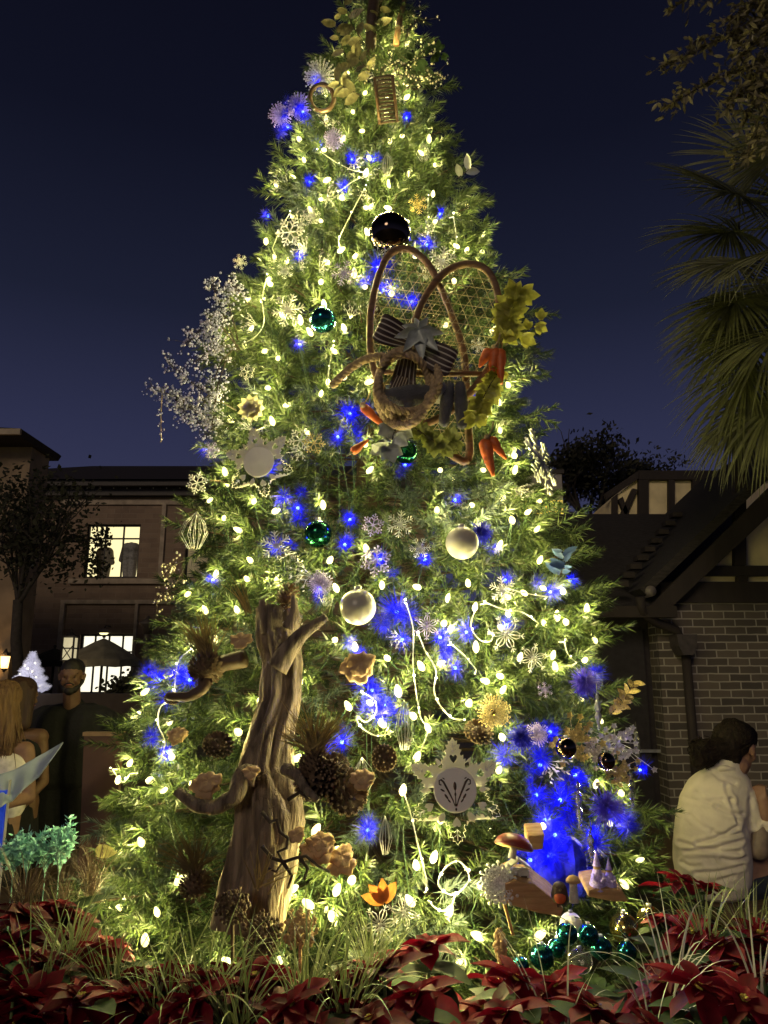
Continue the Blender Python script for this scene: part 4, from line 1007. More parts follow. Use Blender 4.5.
# ------------------------------------------------------------ figurine scene at lower right
def slab(poly, off, label, depth=.12):
    P = [tree_hit(x, y, off) for x, y in poly]; Y0 = min(p.y for p in P); fr = [at(x, y, Y0) for x, y in poly]; n = len(fr)
    q = MB(); bk = [p+Vector((0, depth, .03)) for p in fr]
    q.add(fr+bk, [tuple(range(n)), tuple(range(2*n-1, n-1, -1))]+[(i, i+n, (i+1) % n+n, (i+1) % n) for i in range(n)])
    c = sum(fr, Vector())/n
    o = tag(q.build('wood_slab', M_['slabwood'], None, False, c), label, 'wood slab', 'rough wood slabs carrying the figurines')
    bv = o.modifiers.new('b', 'BEVEL'); bv.width = .005; bv.segments = 2
    for x, y in poly: clear(tree_hit(x, y, off), .06, .35)
    clear(c, .12, .35)
    return Y0
YS = slab([(505,884),(514,880),(524,883),(534,884),(545,893),(556,901),(564,909),(561,917),(540,914),(522,909),(505,904)], .14, 'rough tan wood slab sloping down beside the stick snowflake')
YS2 = slab([(588,890),(602,888),(622,890),(629,902),(612,902),(588,897)], .14, 'flat tan wood slab under the two cone figurines')
slab([(527,836),(545,835),(543,850),(528,851)], .08, 'small orange lit wood slab right of the toadstool', .06)
# figurines
def wp(px, py, Y): p = at(px, py, Y); return p, mpp(p)
for (x, y, s, lab) in ((598, 890, 1.0, 'greyish cone shaped figurine with pointed hat, the taller left one'), (610, 889, .8, 'greyish cone shaped figurine with pointed hat, the smaller right one')):
    p, m = wp(x, y, YS2+.03); m *= s
    t = thing('cone_figurine', lab, 'figurine', tuple(p), 'pair of cone shaped figurines'); T = Matrix.Translation(p)
    q = MB(); q.lathe([(9*m, 0), (9.5*m, 1*m), (8*m, 6*m), (6*m, 13*m), (4*m, 19*m), (3*m, 20*m)], 20, T); q.build('robe', M_['lilac'], t)
    q = MB(); q.ball(p+Vector((0, 0, 21*m)), 3.6*m, 12, 8); q.build('head', M_['mush'], t)
    q = MB(); q.lathe([(4.4*m, 22.5*m), (3.6*m, 24*m), (2*m, 30*m), (.5*m, 36*m), (.1*m, 37*m)], 14, T); q.build('hat', M_['lilac'], t)
    q = MB()
    for sg in (-1, 1): q.tube([p+Vector((sg*5*m, -2*m, 15*m)), p+Vector((sg*5*m, -6*m, 11*m)), p+Vector((sg*1.5*m, -8*m, 10*m))], [2*m, 1.8*m, 1.4*m], 8)
    q.build('sleeves', M_['lilac'], t); clear(p+Vector((0, 0, 18*m)), .09, .3)
p, m = wp(560, 905, YS-.02)
t = thing('robin_figurine', 'round bird figurine with dark cap and orange red breast on the slab end', 'bird figurine', tuple(p))
q = MB(); cap(q, p+Vector((0, 0, 9*m)), 9*m, p+Vector((0, -1*m, 15*m)), 7.5*m); cap(q, p+Vector((4*m, 8*m, 9*m)), 4*m, p+Vector((8*m, 16*m, 10*m)), 2*m); remesh(q, .004, 3).build('body', M_['darkwood'], t)
q = MB(); q.ball(p+Vector((-.5*m, -3.6*m, 8.5*m)), 6.6*m, 16, 10, (1, .9, 1.0)); q.build('breast', mat('robin_breast', (.55, .10, .03), .6), t)
q = MB(); q.lathe([(1.4*m, 0), (.9*m, 2*m), (.1*m, 4.5*m)], 8, Matrix.Translation(p+Vector((-1*m, -8*m, 16*m))) @ Matrix.Rotation(R(95), 4, 'X')); q.build('beak', M_['bronze'], t)
for sg in (-1, 1):
    q = MB(); q.ball(p+Vector((sg*3.2*m-m, -7.2*m, 18*m)), 1*m, 8, 6); q.build('eye', M_['bronze'], t)
    q = MB(); q.tube([p+Vector((sg*3*m, -3*m, 3*m)), p+Vector((sg*3*m, -4*m, -1*m))], .7*m, 5); q.build('leg', M_['bronze'], t)
clear(p+Vector((0, 0, 10*m)), .07, .35)
p, m = wp(574, 898, YS-.01)
t = thing('toadstool_figurine', 'small beige toadstool figurine with pale cap beside the bird', 'figurine', tuple(p)); T = Matrix.Translation(p)
q = MB(); q.lathe([(5*m, -4*m), (4.5*m, 2*m), (3.8*m, 10*m), (4.2*m, 15*m)], 16, T); q.build('stem', M_['cuff'], t)
q = MB(); q.lathe([(4*m, 14.5*m), (7.5*m, 14.8*m), (7.2*m, 17*m), (4.5*m, 20*m), (.1*m, 21.5*m)], 18, T); q.build('cap', M_['mush'], t); clear(p+Vector((0, 0, 8*m)), .06, .35)
p, m = wp(513, 850, tree_hit(513, 848, .13).y)
t = thing('toadstool', 'toadstool with dark red cap and yellow gills left of the orange slab', 'toadstool', tuple(p)); T = Matrix.Translation(p) @ Matrix.Rotation(R(14), 4, 'Y') @ Matrix.Rotation(R(-14), 4, 'X')
q = MB(); q.lathe([(19*m, 2.5*m), (19.4*m, 4*m), (17*m, 9*m), (12*m, 13*m), (6*m, 15*m), (.1*m, 15.6*m)], 28, T); q.build('cap', mat('red_cap', (.16, .02, .015), .4, var=.4), t)
q = MB(); q.lathe([(18.5*m, 2.2*m), (12*m, 2.6*m), (4*m, 4*m)], 28, T); q.build('gills', mat('gills', (.55, .40, .12), .7), t)
q = MB(); q.lathe([(4*m, -8*m), (3.6*m, 0), (3.8*m, 4*m)], 14, T); q.build('stem', M_['cuff'], t); clear(p+Vector((0, 0, 6*m)), .09, .35)
p, m = wp(520, 884, YS+.04)
t = thing('birdhouse_figurine', 'little cream birdhouse figurine with dark opening above the sloping slab', 'figurine', tuple(p))
q = MB(); x0, y0, z0 = p; q.box((x0-10*m, y0-2*m, z0), (x0+9*m, y0+12*m, z0+13*m)); q.build('body', M_['cuff'], t, False)
q = MB(); q.prism([(x0-13*m, z0+13.2*m), (x0-1*m, z0+22*m), (x0+12*m, z0+13.2*m), (x0+12*m, z0+15*m), (x0-1*m, z0+24*m), (x0-13*m, z0+15*m)], y0-5*m, y0+14*m); q.build('roof', M_['cream'], t, False)
q = MB(); q.box((x0+1*m, y0-2.6*m, z0), (x0+7*m, y0-2.1*m, z0+8*m)); q.build('opening', M_['bronze'], t, False); clear(p+Vector((0, 0, 10*m)), .07, .35)
# frosted block glowing blue behind the figurines
p = tree_hit(563, 862, -.02); m = mpp(p); q = MB()
cap(q, p+Vector((-.05, .03, -.07)), .06, p+Vector((-.04, .03, .02)), .045); cap(q, p+Vector((.05, .04, -.07)), .06, p+Vector((.04, .04, .04)), .04)
b_ = remesh(q, .018, 1, lambda v: .012*mnoise.noise(v*28)); tag(b_.build('ice_block', mat('ice_blue', (.012, .02, .55), .35, var=.4, nscale=30, bump=.5), None, False, p), 'craggy frosted block glowing deep blue behind the figurines', 'ice ornament'); clear(p, .14, .35)
# ------------------------------------------------------------ left: brick building with lit windows
def X(px, py, Y): return at(px, py, Y).x
def Z(px, py, Y): return at(px, py, Y).z
def panel_holes(mb, x0, x1, z0, z1, Y, holes, depth=.25):
    xs = sorted({x0, x1, *[h[0] for h in holes], *[h[1] for h in holes]}); zs = sorted({z0, z1, *[h[2] for h in holes], *[h[3] for h in holes]})
    for i in range(len(xs)-1):
        for j in range(len(zs)-1):
            cx, cz = (xs[i]+xs[i+1])/2, (zs[j]+zs[j+1])/2
            if any(h[0] < cx < h[1] and h[2] < cz < h[3] for h in holes): continue
            mb.quad((xs[i], Y, zs[j]), (xs[i+1], Y, zs[j]), (xs[i+1], Y, zs[j+1]), (xs[i], Y, zs[j+1]))
    for a, b, c_, d in holes:
        mb.quad((a, Y, c_), (a, Y, d), (a, Y+depth, d), (a, Y+depth, c_)); mb.quad((b, Y, d), (b, Y, c_), (b, Y+depth, c_), (b, Y+depth, d))
        mb.quad((a, Y, d), (b, Y, d), (b, Y+depth, d), (a, Y+depth, d)); mb.quad((b, Y, c_), (a, Y, c_), (a, Y+depth, c_), (b, Y+depth, c_))
def brickmat(name, c1, c2, mortar, sc=1.0, bw=.215, bh=.078):
    m = bpy.data.materials.new(name); m.use_nodes = True; nt = m.node_tree; N = nt.nodes; L = nt.links; b = N['Principled BSDF']; b.inputs['Roughness'].default_value = .9
    tc = N.new('ShaderNodeTexCoord'); sp = N.new('ShaderNodeSeparateXYZ'); cb = N.new('ShaderNodeCombineXYZ'); L.new(tc.outputs['Object'], sp.inputs[0])
    ad = N.new('ShaderNodeMath'); ad.operation = 'ADD'; L.new(sp.outputs['X'], ad.inputs[0]); L.new(sp.outputs['Y'], ad.inputs[1]); L.new(ad.outputs[0], cb.inputs['X']); L.new(sp.outputs['Z'], cb.inputs['Y'])
    br = N.new('ShaderNodeTexBrick'); br.inputs['Scale'].default_value = 1; br.inputs['Brick Width'].default_value = bw; br.inputs['Row Height'].default_value = bh; br.inputs['Mortar Size'].default_value = .0075*sc; br.inputs['Mortar Smooth'].default_value = .25
    br.inputs['Color1'].default_value = (*c1, 1); br.inputs['Color2'].default_value = (*c2, 1); br.inputs['Mortar'].default_value = (*mortar, 1); br.inputs['Bias'].default_value = 0
    nw = N.new('ShaderNodeTexNoise'); nw.inputs['Scale'].default_value = 9; vm = N.new('ShaderNodeVectorMath'); vm.operation = 'MULTIPLY_ADD'; vm.inputs[1].default_value = (.012, .012, 0); L.new(nw.outputs['Color'], vm.inputs[0]); L.new(cb.outputs[0], vm.inputs[2]); L.new(tc.outputs['Object'], nw.inputs['Vector'])
    L.new(vm.outputs[0], br.inputs['Vector'])
    nz = N.new('ShaderNodeTexNoise'); nz.inputs['Scale'].default_value = 3.5; nz.inputs['Detail'].default_value = 6; L.new(tc.outputs['Object'], nz.inputs['Vector'])
    mx = N.new('ShaderNodeMix'); mx.data_type = 'RGBA'; mx.blend_type = 'MULTIPLY'; mx.inputs['Factor'].default_value = .7
    cr = N.new('ShaderNodeValToRGB'); cr.color_ramp.elements[0].color = (.45, .45, .45, 1); cr.color_ramp.elements[1].color = (1.3, 1.25, 1.2, 1); L.new(nz.outputs['Fac'], cr.inputs['Fac'])
    L.new(br.outputs['Color'], mx.inputs['A']); L.new(cr.outputs['Color'], mx.inputs['B']); L.new(mx.outputs['Result'], b.inputs['Base Color'])
    bp = N.new('ShaderNodeBump'); bp.inputs['Strength'].default_value = .6; bp.inputs['Distance'].default_value = .01; iv = N.new('ShaderNodeMath'); iv.operation = 'SUBTRACT'; iv.inputs[0].default_value = 1; L.new(br.outputs['Fac'], iv.inputs[1]); L.new(iv.outputs[0], bp.inputs['Height']); L.new(bp.outputs[0], b.inputs['Normal'])
    return m
BY = 19.0
m_fac = brickmat('dim_brick', (.36, .26, .18), (.27, .19, .135), (.36, .28, .21), 1, .4, .13)
m_trim = mat('stone_trim', (.46, .37, .27), .85, nscale=5); m_roof = mat('roof_tiles', (.022, .016, .018), .9, nscale=8, bump=.5, bscale=14, stretch=(6, 1, 1))
m_frame = mat('window_frame', (.05, .04, .035), .6)
m_lit = mat('lit_room', (.8, .7, .4), .8, emit=(1.0, .86, .44), estr=1.25, nscale=1.2, var=.3); m_litw = mat('lit_shop', (.8, .8, .7), .8, emit=(1.0, .95, .74), estr=1.25, nscale=1.2, var=.3)
bld = thing('brick_building', 'dim two storey brick building with lit shop windows behind the parasols', 'building', (X(100, 600, BY), BY, 0))
W1 = (X(85, 550, BY), X(139, 550, BY), Z(110, 578, BY), Z(110, 524, BY)); W2 = (X(185, 550, BY), X(232, 550, BY), Z(110, 578, BY), Z(110, 524, BY)); W3 = (X(78, 660, BY), X(134, 660, BY), Z(110, 694, BY), Z(110, 634, BY))
xl, xr, ztop = X(-120, 600, BY), X(430, 600, BY), Z(100, 490, BY)
q = MB(); panel_holes(q, xl, xr, 0, ztop, BY, [W1, W2, W3]); q.build('wall', m_fac, bld, False)
q = MB(); q.box((xl-.4, BY-.5, ztop), (xr+.4, BY+6, ztop+.14)); q.box((xl-.2, BY-.25, ztop-.2), (xr+.2, BY-.003, ztop-.002)); q.build('eave', m_frame, bld, False)
zr = Z(130, 466, BY+4); q = MB(); x_h = X(92, 466, BY+4)
q.add([(xl-.5, BY-.6, ztop+.142), (xr+.5, BY-.6, ztop+.142), (xr-1, BY+4, zr), (x_h, BY+4, zr), (xr+.5, BY+9, ztop+.142), (xl-.5, BY+9, ztop+.142)], [(0, 1, 2, 3), (1, 4, 2), (4, 5, 3, 2), (5, 0, 3)]); q.build('roof', m_roof, bld, False)
for (a, b, y0, y1, d) in ((62, 240, 500, 505, .06), (70, 240, 579, 584, .10), (62, 240, 600, 604, .08), (62, 66, 604, 720, .09), (163, 167, 505, 579, .07), (136, 139, 604, 700, .07)):
    q = MB(); q.box((X(a, y0, BY), BY-d, Z(150, y1, BY)), (X(b, y0, BY), BY-.003, Z(150, y0, BY))); q.build('trim', m_trim, bld, False)
for k in range(9):
    q = MB(); q.ball((X(92+k*13, 491, BY), BY-.32, ztop-.03), .022, 8, 5); q.build('eave_light', M_['cream'], bld)
def lit_window(wd, vx, hz, m, room=True, tilt=.6):
    a, b, c_, d = wd
    q = MB(); fw = .05
    q.box((a, BY+.10, c_), (a+fw, BY+.16, d)); q.box((b-fw, BY+.10, c_), (b, BY+.16, d)); q.box((a+fw, BY+.10, d-fw), (b-fw, BY+.16, d)); q.box((a+fw, BY+.10, c_), (b-fw, BY+.16, c_+fw))
    for u in vx: x = a+(b-a)*u; q.box((x-.02, BY+.11, c_+fw), (x+.02, BY+.15, d-fw))
    for v in hz: z = d-(d-c_)*v; q.box((a+fw, BY+.112, z-.02), (b-fw, BY+.148, z+.02))
    f = q.build('window', m_frame, bld, False)
    q = MB(); q.quad((a-.5, BY+1.3, c_-.4), (b+.5, BY+1.3, c_-.4), (b+.5, BY+1.3, d+.4), (a-.5, BY+1.3, d+.4)); sub('lit_room', q, m, f, False)
lit_window(W1, (.333, .667), (.26,), m_lit); lit_window(W2, (.5,), (.26,), mat('dim_room', (.5, .4, .25), .8, emit=(1, .8, .45), estr=.12, nscale=1.2)); lit_window(W3, (.25, .5, .75), (.3,), m_litw)
# clothes displayed in the window
for (px, s, lab) in ((129, .82, 'grey jacket and trousers displayed in the right pane of the lit upper window'), (103, .70, 'darker outfit displayed in the left panes of the lit upper window')):
    Yd = BY+.75; p = at(px, 577, Yd); t = thing('clothes_display', lab, 'clothes display', tuple(p), 'outfits displayed in the lit window')
    m_j = mat('display_cloth', (.30, .30, .31) if s > .8 else (.26, .24, .2), .9)
    q = MB(); B = p+Vector((0, 0, -.05))
    def d_(x, z): return B+Vector((x*s, 0, z*s))
    cap(q, d_(-.14, .72), .15, d_(-.12, 1.02), .15); cap(q, d_(.14, .72), .15, d_(.12, 1.02), .15); cap(q, d_(-.2, 1.02), .09, d_(-.3, .62), .07); cap(q, d_(.2, 1.02), .09, d_(.31, .62), .07); cap(q, d_(0, 1.08), .08, d_(0, 1.16), .06)
    remesh(q, .03, 2).build('jacket', m_j, t)
    q = MB(); cap(q, d_(-.12, .62), .12, d_(-.11, .1), .09); cap(q, d_(.12, .62), .12, d_(.11, .1), .09); remesh(q, .03, 2).build('trousers', m_j, t)
# nearer pale corner building at far left
CY = 12.5; xr = X(20, 560, CY); zt = Z(10, 447, CY)
cb_ = thing('corner_building', 'pale stucco building corner with dark tiled eave at the far left', 'building', (xr-2, CY, 0))
q = MB(); q.box((xr-6, CY, 0), (xr, CY+.7, zt)); q.build('wall', mat('pale_stucco', (.30, .22, .14), .9, nscale=3, bump=.2), cb_, False)
q = MB(); q.prism([(xr-6, zt+.003), (xr+.08, zt+.003), (xr+.13, zt+.10), (xr+.08, zt+.14), (xr-6, zt+.5)], CY-.6, CY+.9); q.build('roof', m_roof, cb_, False)
q = MB(); q.box((xr-6, CY-.66, zt+.02), (xr+.10, CY-.603, zt+.12)); q.build('gutter', m_trim, cb_, False)
p = at(5, 661, CY-.16); t = thing('wall_lantern', 'small wall lantern glowing orange on the pale corner building', 'wall lamp', tuple(p))
q = MB(); q.box((p.x-.02, CY-.10, p.z+.10), (p.x+.02, CY-.003, p.z+.14)); q.tube([(p.x, CY-.05, p.z+.12), p+Vector((0, 0, .12))], .012, 6); q.tube([p+Vector((0, .055, -.14)), p+Vector((0, .055, .12))], .008, 6); q.lathe([(.09, .08), (.03, .15), (.012, .2)], 8, Matrix.Translation(p)); q.lathe([(.07, -.12), (.03, -.15), (.01, -.18)], 8, Matrix.Translation(p)); q.build('bracket', m_frame, t)
q = MB(); q.lathe([(.055, -.115), (.075, .075)], 8, Matrix.Translation(p)); q.build('glass', mat('amber_glass', (1, .7, .3), .4, emit=(1, .62, .2), estr=4), t)
plight('lantern_light', p+Vector((0, -.10, .0)), (1, .58, .2), 14, .05, t)

# leafless-looking dark tree in front of the buildings
def leafcloud(q, centers, n, r, leaf, wd, sp=.5):
    for i in range(n):
        c, rr = centers[rnd.randrange(len(centers))]
        p = Vector(c)+Vector((rnd.gauss(0, sp), rnd.gauss(0, sp), rnd.gauss(0, sp)))*rr
        d = Vector((rnd.gauss(0, 1), rnd.gauss(0, 1), rnd.gauss(0, 1))).normalized(); s = d.orthogonal().normalized()
        l = leaf*rnd.uniform(.6, 1.3); w_ = l*wd
        q.add([p-d*l*.5, p+s*w_, p+d*l*.5, p-s*w_], [(0, 1, 2, 3)])
def branchy(q, p, d, L, r, depth, tips, kink=.35):
    pts = [Vector(p)]; dd = Vector(d).normalized()
    for k in range(4):
        dd = (dd+Vector((rnd.gauss(0, kink*.4), rnd.gauss(0, kink*.4), rnd.gauss(.05, kink*.3)))).normalized(); pts.append(pts[-1]+dd*L/4)
    q.tube(pts, [r*(1-.12*k) for k in range(5)], 6, True)
    if depth == 0: tips.append(pts[-1]); tips.append(pts[2]); return
    for k in range(3 if depth > 1 else 4):
        nd = (dd+Vector((rnd.gauss(0, .6), rnd.gauss(0, .6), rnd.gauss(.1, .4)))).normalized(); branchy(q, pts[rnd.choice((2, 3, 4))], nd, L*rnd.uniform(.55, .8), r*.55, depth-1, tips, kink)
m_dleaf = mat('dark_leaf', (.035, .035, .018), .6, var=.5, nscale=3); m_bark2 = mat('grey_bark', (.05, .04, .032), .9, bump=.4)
TY = 11.0; b0 = at(14, 740, TY); b0.z = 0
t = thing('dark_leafy_tree', 'dark sparse tree in front of the brick building at the far left', 'tree', tuple(b0)); q = MB(); tips = []
q.tube([b0, b0+Vector((.05, 0, 1.2)), at(16, 640, TY), at(18, 600, TY)], [.11, .09, .08, .07], 10)
for (px, py) in ((6, 530), (28, 520), (42, 540), (60, 530), (74, 512), (20, 495), (52, 497)):
    a = at(18, 605, TY); b = at(px, py, TY+rnd.uniform(-.6, .6)); branchy(q, a, b-a, (b-a).length*.6, .035, 2, tips, .3)
q.build('trunk', m_bark2, t)
q = MB(); tips = [tp for tp in tips if tp.z < Z(50, 462, TY) and tp.x < X(80, 500, TY)]; leafcloud(q, [(tp, .4) for tp in tips], 1500, 0, .085, .32); leafcloud(q, [(at(34+34*math.cos(k), 525+42*math.sin(k*1.7), TY), .4) for k in range(20)], 900, 0, .085, .32)
leafcloud(q, [(at(92+rnd.uniform(-8, 16), rnd.uniform(532, 585), TY), .13) for k in range(14)], 330, 0, .075, .32); q.build('crown', m_dleaf, t, False)

# parasols
def parasol(px, py, hw, hh, Y, label, m):
    a = at(px, py, Y); mm = mpp(a); r_ = hw*mm; h_ = hh*mm
    t = thing('parasol', label, 'parasol', (a.x, a.y, 0), 'dark parasols by the lit shop window'); q = MB(); vs = [tuple(a)]; fs = []; n = 8; seg = 4
    for s in range(1, seg+1):
        u = s/seg
        for j in range(n*2):
            an = 2*PI*j/(n*2); k = 1 if j % 2 == 0 else .955
            vs.append((a.x+r_*u*k*math.cos(an), a.y+r_*u*k*math.sin(an), a.z-h_*(u**1.15)-(0 if j % 2 == 0 else -.02*u)))
    N2 = n*2
    for j in range(N2): fs.append((0, 1+j, 1+(j+1) % N2))
    for s in range(seg-1):
        for j in range(N2): fs.append((1+s*N2+j, 1+(s+1)*N2+j, 1+(s+1)*N2+(j+1) % N2, 1+s*N2+(j+1) % N2))
    o = 1+(seg-1)*N2; base = len(vs)
    for j in range(N2): v = vs[o+j]; vs.append((v[0], v[1], v[2]-.12))
    for j in range(N2): fs.append((o+j, base+j, base+(j+1) % N2, o+(j+1) % N2))
    q.add(vs, fs); q.build('canopy', m, t, False)
    q = MB(); q.tube([(a.x, a.y, 0), (a.x, a.y, a.z-.01)], .025, 10); q.build('pole', m_bark2, t)
    q = MB(); q.ball(a+Vector((0, 0, .03)), .035, 10, 6); q.build('finial', m_bark2, t)
    q = MB(); q.lathe([(.28, 0), (.28, .05), (.05, .09), (.04, .3)], 20, Matrix.Translation((a.x, a.y, 0.004))); q.build('base', m_bark2, t)
m_can = mat('dark_canvas', (.21, .195, .14), .9, nscale=5)
parasol(104, 638, 38, 22, 14, 'wide dark green parasol in front of the bright shop window', m_can)
parasol(55, 648, 26, 13, 16, 'smaller darker parasol left of the wide one', mat('black_canvas', (.025, .025, .022), .9))
p = at(104, 632, 18.6); t = thing('shop_lamp', 'small bright lamp glowing just above the wide parasol', 'wall lamp', tuple(p)); q = MB(); q.lathe([(.16, -.02), (.12, .05), (.02, .09)], 14, Matrix.Translation(p)); q.build('shade', m_trim, t); q = MB(); q.ball(p-Vector((0, 0, .03)), .07, 10, 6, (1.6, 1, .6)); q.build('bulb', M_['bulb'], t); q = MB(); q.tube([p+Vector((0, 0, .08)), p+Vector((0, .1, .16)), (p.x, BY-.003, p.z+.16)], .02, 6); q.build('bracket', m_frame, t)
p = at(70, 648, 12); t = thing('hanging_lantern', 'square lantern with cream patterned panes left of the wide parasol', 'lantern', tuple(p)); m = mpp(p)
q = MB()
for sx in (-1, 1):
    for sy in (-1, 1): q.box((p.x+sx*5.5*m-.012, p.y+sy*5.5*m-.012, p.z-13*m), (p.x+sx*5.5*m+.012, p.y+sy*5.5*m+.012, p.z+11*m))
for zz in (-13, -1, 11): q.box((p.x-6.4*m, p.y-6.4*m, p.z+zz*m), (p.x+6.4*m, p.y+6.4*m, p.z+zz*m+.02))
q.lathe([(6*m, 12*m), (1*m, 16*m), (.4*m, 20*m)], 8, Matrix.Translation(p)); q.tube([(p.x, p.y, 0), (p.x, p.y, p.z-13*m)], .03, 8)
for s in (-1, 1): q.tube([(p.x-5*m, p.y-6.2*m, p.z+(-5-s*7)*m), (p.x+5*m, p.y-6.2*m, p.z+(-5+s*7)*m)], .008, 4)
q.build('frame', m_frame, t, False); q = MB(); q.box((p.x-5*m, p.y-5*m, p.z-12*m), (p.x+5*m, p.y+5*m, p.z+10*m)); q.build('pane', mat('cream_pane', (.8, .75, .5), .5, emit=(1, .86, .5), estr=.55, nscale=9, var=.5), t, False)
p = at(147, 640, 11.5); m = mpp(p); t = thing('lamp_post', 'dark lamp post with flared cap beside the left edge of the tree', 'lamp post', (p.x, p.y, 0))
q = MB(); q.tube([(p.x, p.y, 0), (p.x, p.y, p.z+14*m)], .05, 10); q.build('post', m_frame, t); q = MB(); q.lathe([(4*m, 6*m), (5*m, 12*m), (9*m, 15*m), (9.5*m, 17*m), (3*m, 21*m), (.6*m, 24*m)], 12, Matrix.Translation(p)); q.build('head', m_frame, t)
# low wall, hedge, white tree
LY = 8.6; q = MB(); q.box((X(-80, 700, LY), LY, 0), (X(185, 700, LY), LY+.3, Z(60, 694, LY))); tag(q.build('low_wall', mat('dark_render', (.05, .035, .028), .9, nscale=4), None, False, (X(50, 700, LY), LY, 0)), 'dark low wall behind the standing man', 'wall')
for (px, py, w_, lab) in ((124, 682, 10, 'dark round shrub under the bright shop window'), (140, 684, 12, 'dark shrub close to the tree edge under the lamp post')):
    c = at(px, py+8, 10.5); t = thing('shrub', lab, 'shrub', (c.x, c.y, 0), 'dark shrubs below the shop window'); q = MB(); leafcloud(q, [(c+Vector((rnd.gauss(0, .08), 0, rnd.gauss(0, .05))), .2) for k in range(8)]+[(Vector((c.x, c.y, c.z*(k+.5)/7)),   .2) for k in range(7)], 1100, 0, .07, .4); q.build('crown', m_dleaf, t, False); q = MB(); q.tube([(c.x, c.y, 0), (c.x, c.y, c.z)], .03, 6); q.build('trunk', m_bark2, t)
a = at(33, 653, LY+.15); zb = Z(60, 694, LY)+.002; t = thing('white_christmas_tree', 'small glowing white Christmas tree on the low wall behind the women', 'christmas tree', (a.x, a.y, zb)); q = MB(); H = a.z-zb
for i in range(2400):
    u = rnd.random()**.7; an = rnd.random()*6.283; r_ = .20*u*(1+.15*math.sin(u*30))+.006; z = zb+.03+H*(1-u)*.97
    p = Vector((a.x+r_*math.cos(an), a.y+r_*math.sin(an), z)); o = Vector((math.cos(an), math.sin(an), rnd.uniform(-.3, .6))).normalized(); s = o.orthogonal().normalized()*.006
    q.add([p-o*.05-s, p-o*.05+s, p+o*.035], [(0, 1, 2)])
q.build('crown', mat('glowing_white_needle', (.75, .74, .8), .7, emit=(.82, .80, 1.0), estr=.22, sub=.0), t, False)  # light of the small bulbs put into the needles as emission
q = MB(); q.lathe([(.10, 0), (.09, .03), (.025, .04), (.02, .12)], 12, Matrix.Translation((a.x, a.y, zb))); q.build('stand', m_frame, t)
for k in range(10):
    an = k*2.4; u = .25+.7*k/10; bulb_child('mini_bulb', MINI_ME, Vector((a.x+.2*u*math.cos(an), a.y-.03-.18*u*abs(math.sin(an)), zb+H*(1-u))), t, 1.6)
plight('tree_light', a+Vector((.02, -.35, -.25)), (.85, .85, 1), 2.2, .03, t)

# ------------------------------------------------------------ right: half-timbered house
HY = 7.6
m_brick = brickmat('brick_wall', (.150, .124, .105), (.074, .064, .059), (.36, .335, .30))
m_tim = mat('dark_timber', (.030, .022, .020), .8, nscale=6, bump=.3, stretch=(1, 1, .2)); m_pan = mat('cream_render', (.88, .73, .44), .9, nscale=4, bump=.15, var=.15); m_shing = mat('shingle_roof', (.032, .027, .027), .95, nscale=14, bump=.8, bscale=9, stretch=(1, 4, 4), var=.5)
hs = thing('half_timbered_house', 'half timbered house with brick lower wall and steep dark gable on the right', 'house', (X(700, 700, HY), HY, 0))
zbk = Z(720, 603, HY); xb = X(661, 680, HY)
q = MB(); q.box((xb, HY, 0), (9, HY+.35, zbk)); q.build('brick_wall', m_brick, hs, False)
q = MB(); q.box((X(570, 680, HY), HY+.25, 0), (xb-.003, HY+.5, zbk)); q.build('side_wall', mat('dark_panel', (.030, .024, .026), .8), hs, False)
d = MB(); d.box((X(608, 680, HY), HY+.17, 0), (X(652, 680, HY), HY+.246, Z(630, 628, HY))); dr = d.build('door', mat('dark_door', (.022, .018, .020), .6), hs, False)
q = MB(); q.box((X(612, 680, HY), HY+.13, Z(630, 754, HY)), (xb-.01, HY+.165, Z(630, 751, HY))); sub('push_bar', q, M_['silver'], dr, False)
# timber front above the brick
def T(px, py): p = at(px, py, HY); return (p.x, p.z)
q = MB(); q.prism([T(668, 602), T(860, 602), T(860, 430), T(845, 430)], HY+.05, HY+.2); q.build('gable_panel', m_pan, hs, False)
for poly in ([T(660, 603), T(1000, 603), T(1000, 582), T(660, 582)], [T(690, 576), T(1000, 576), T(1000, 566), T(700, 566)], [T(734, 565.6), T(745, 565.6), T(745, 440), T(734, 440)], [T(800, 565.6), T(811, 565.6), T(811, 440), T(800, 440)], [T(737, 581.6), T(747, 581.6), T(747, 576.4), T(737, 576.4)]):
    q = MB(); q.prism(poly, HY-.03, HY+.048); q.build('timber', m_tim, hs, False)
RYF = HY-.2
def TF(px, py, Y=RYF): p = at(px, py, Y); return (p.x, p.z)
q = MB(); q.prism([TF(650, 606), TF(660, 618), TF(850, 440), TF(850, 408)], RYF, RYF+.06); q.build('bargeboard', m_tim, hs, False)
q = MB(); a_ = Vector((*TF(645, 596), 0)); b_ = Vector((*TF(850, 400), 0)); nn = Vector((-(b_-a_).y, (b_-a_).x, 0)).normalized()*.09
q.prism([(a_.x, a_.y), (b_.x, b_.y), (b_.x+nn.x, b_.y+nn.y), (a_.x+nn.x, a_.y+nn.y)], RYF-.05, HY+3.4); q.build('gable_roof', m_shing, hs, False)
# main roof to the left
e0 = at(520, 606, HY-.2); e1 = at(672, 606, HY-.2); r0 = at(530, 514, HY+3.2); r1 = at(720, 514, HY+3.2)
q = MB(); q.add([e0, (e1.x, e0.y, e0.z), (r1.x+.6, r1.y, r0.z), r0, e0-Vector((0, 0, .1)), (e1.x, e0.y, e0.z-.1)], [(0, 1, 2, 3), (4, 5, 1, 0)]); q.build('main_roof', m_shing, hs, False)
q = MB(); q.box((e0.x, e0.y-.12, e0.z-.12), (e1.x, e0.y-.003, e0.z-.01)); q.build('gutter', m_tim, hs, False)
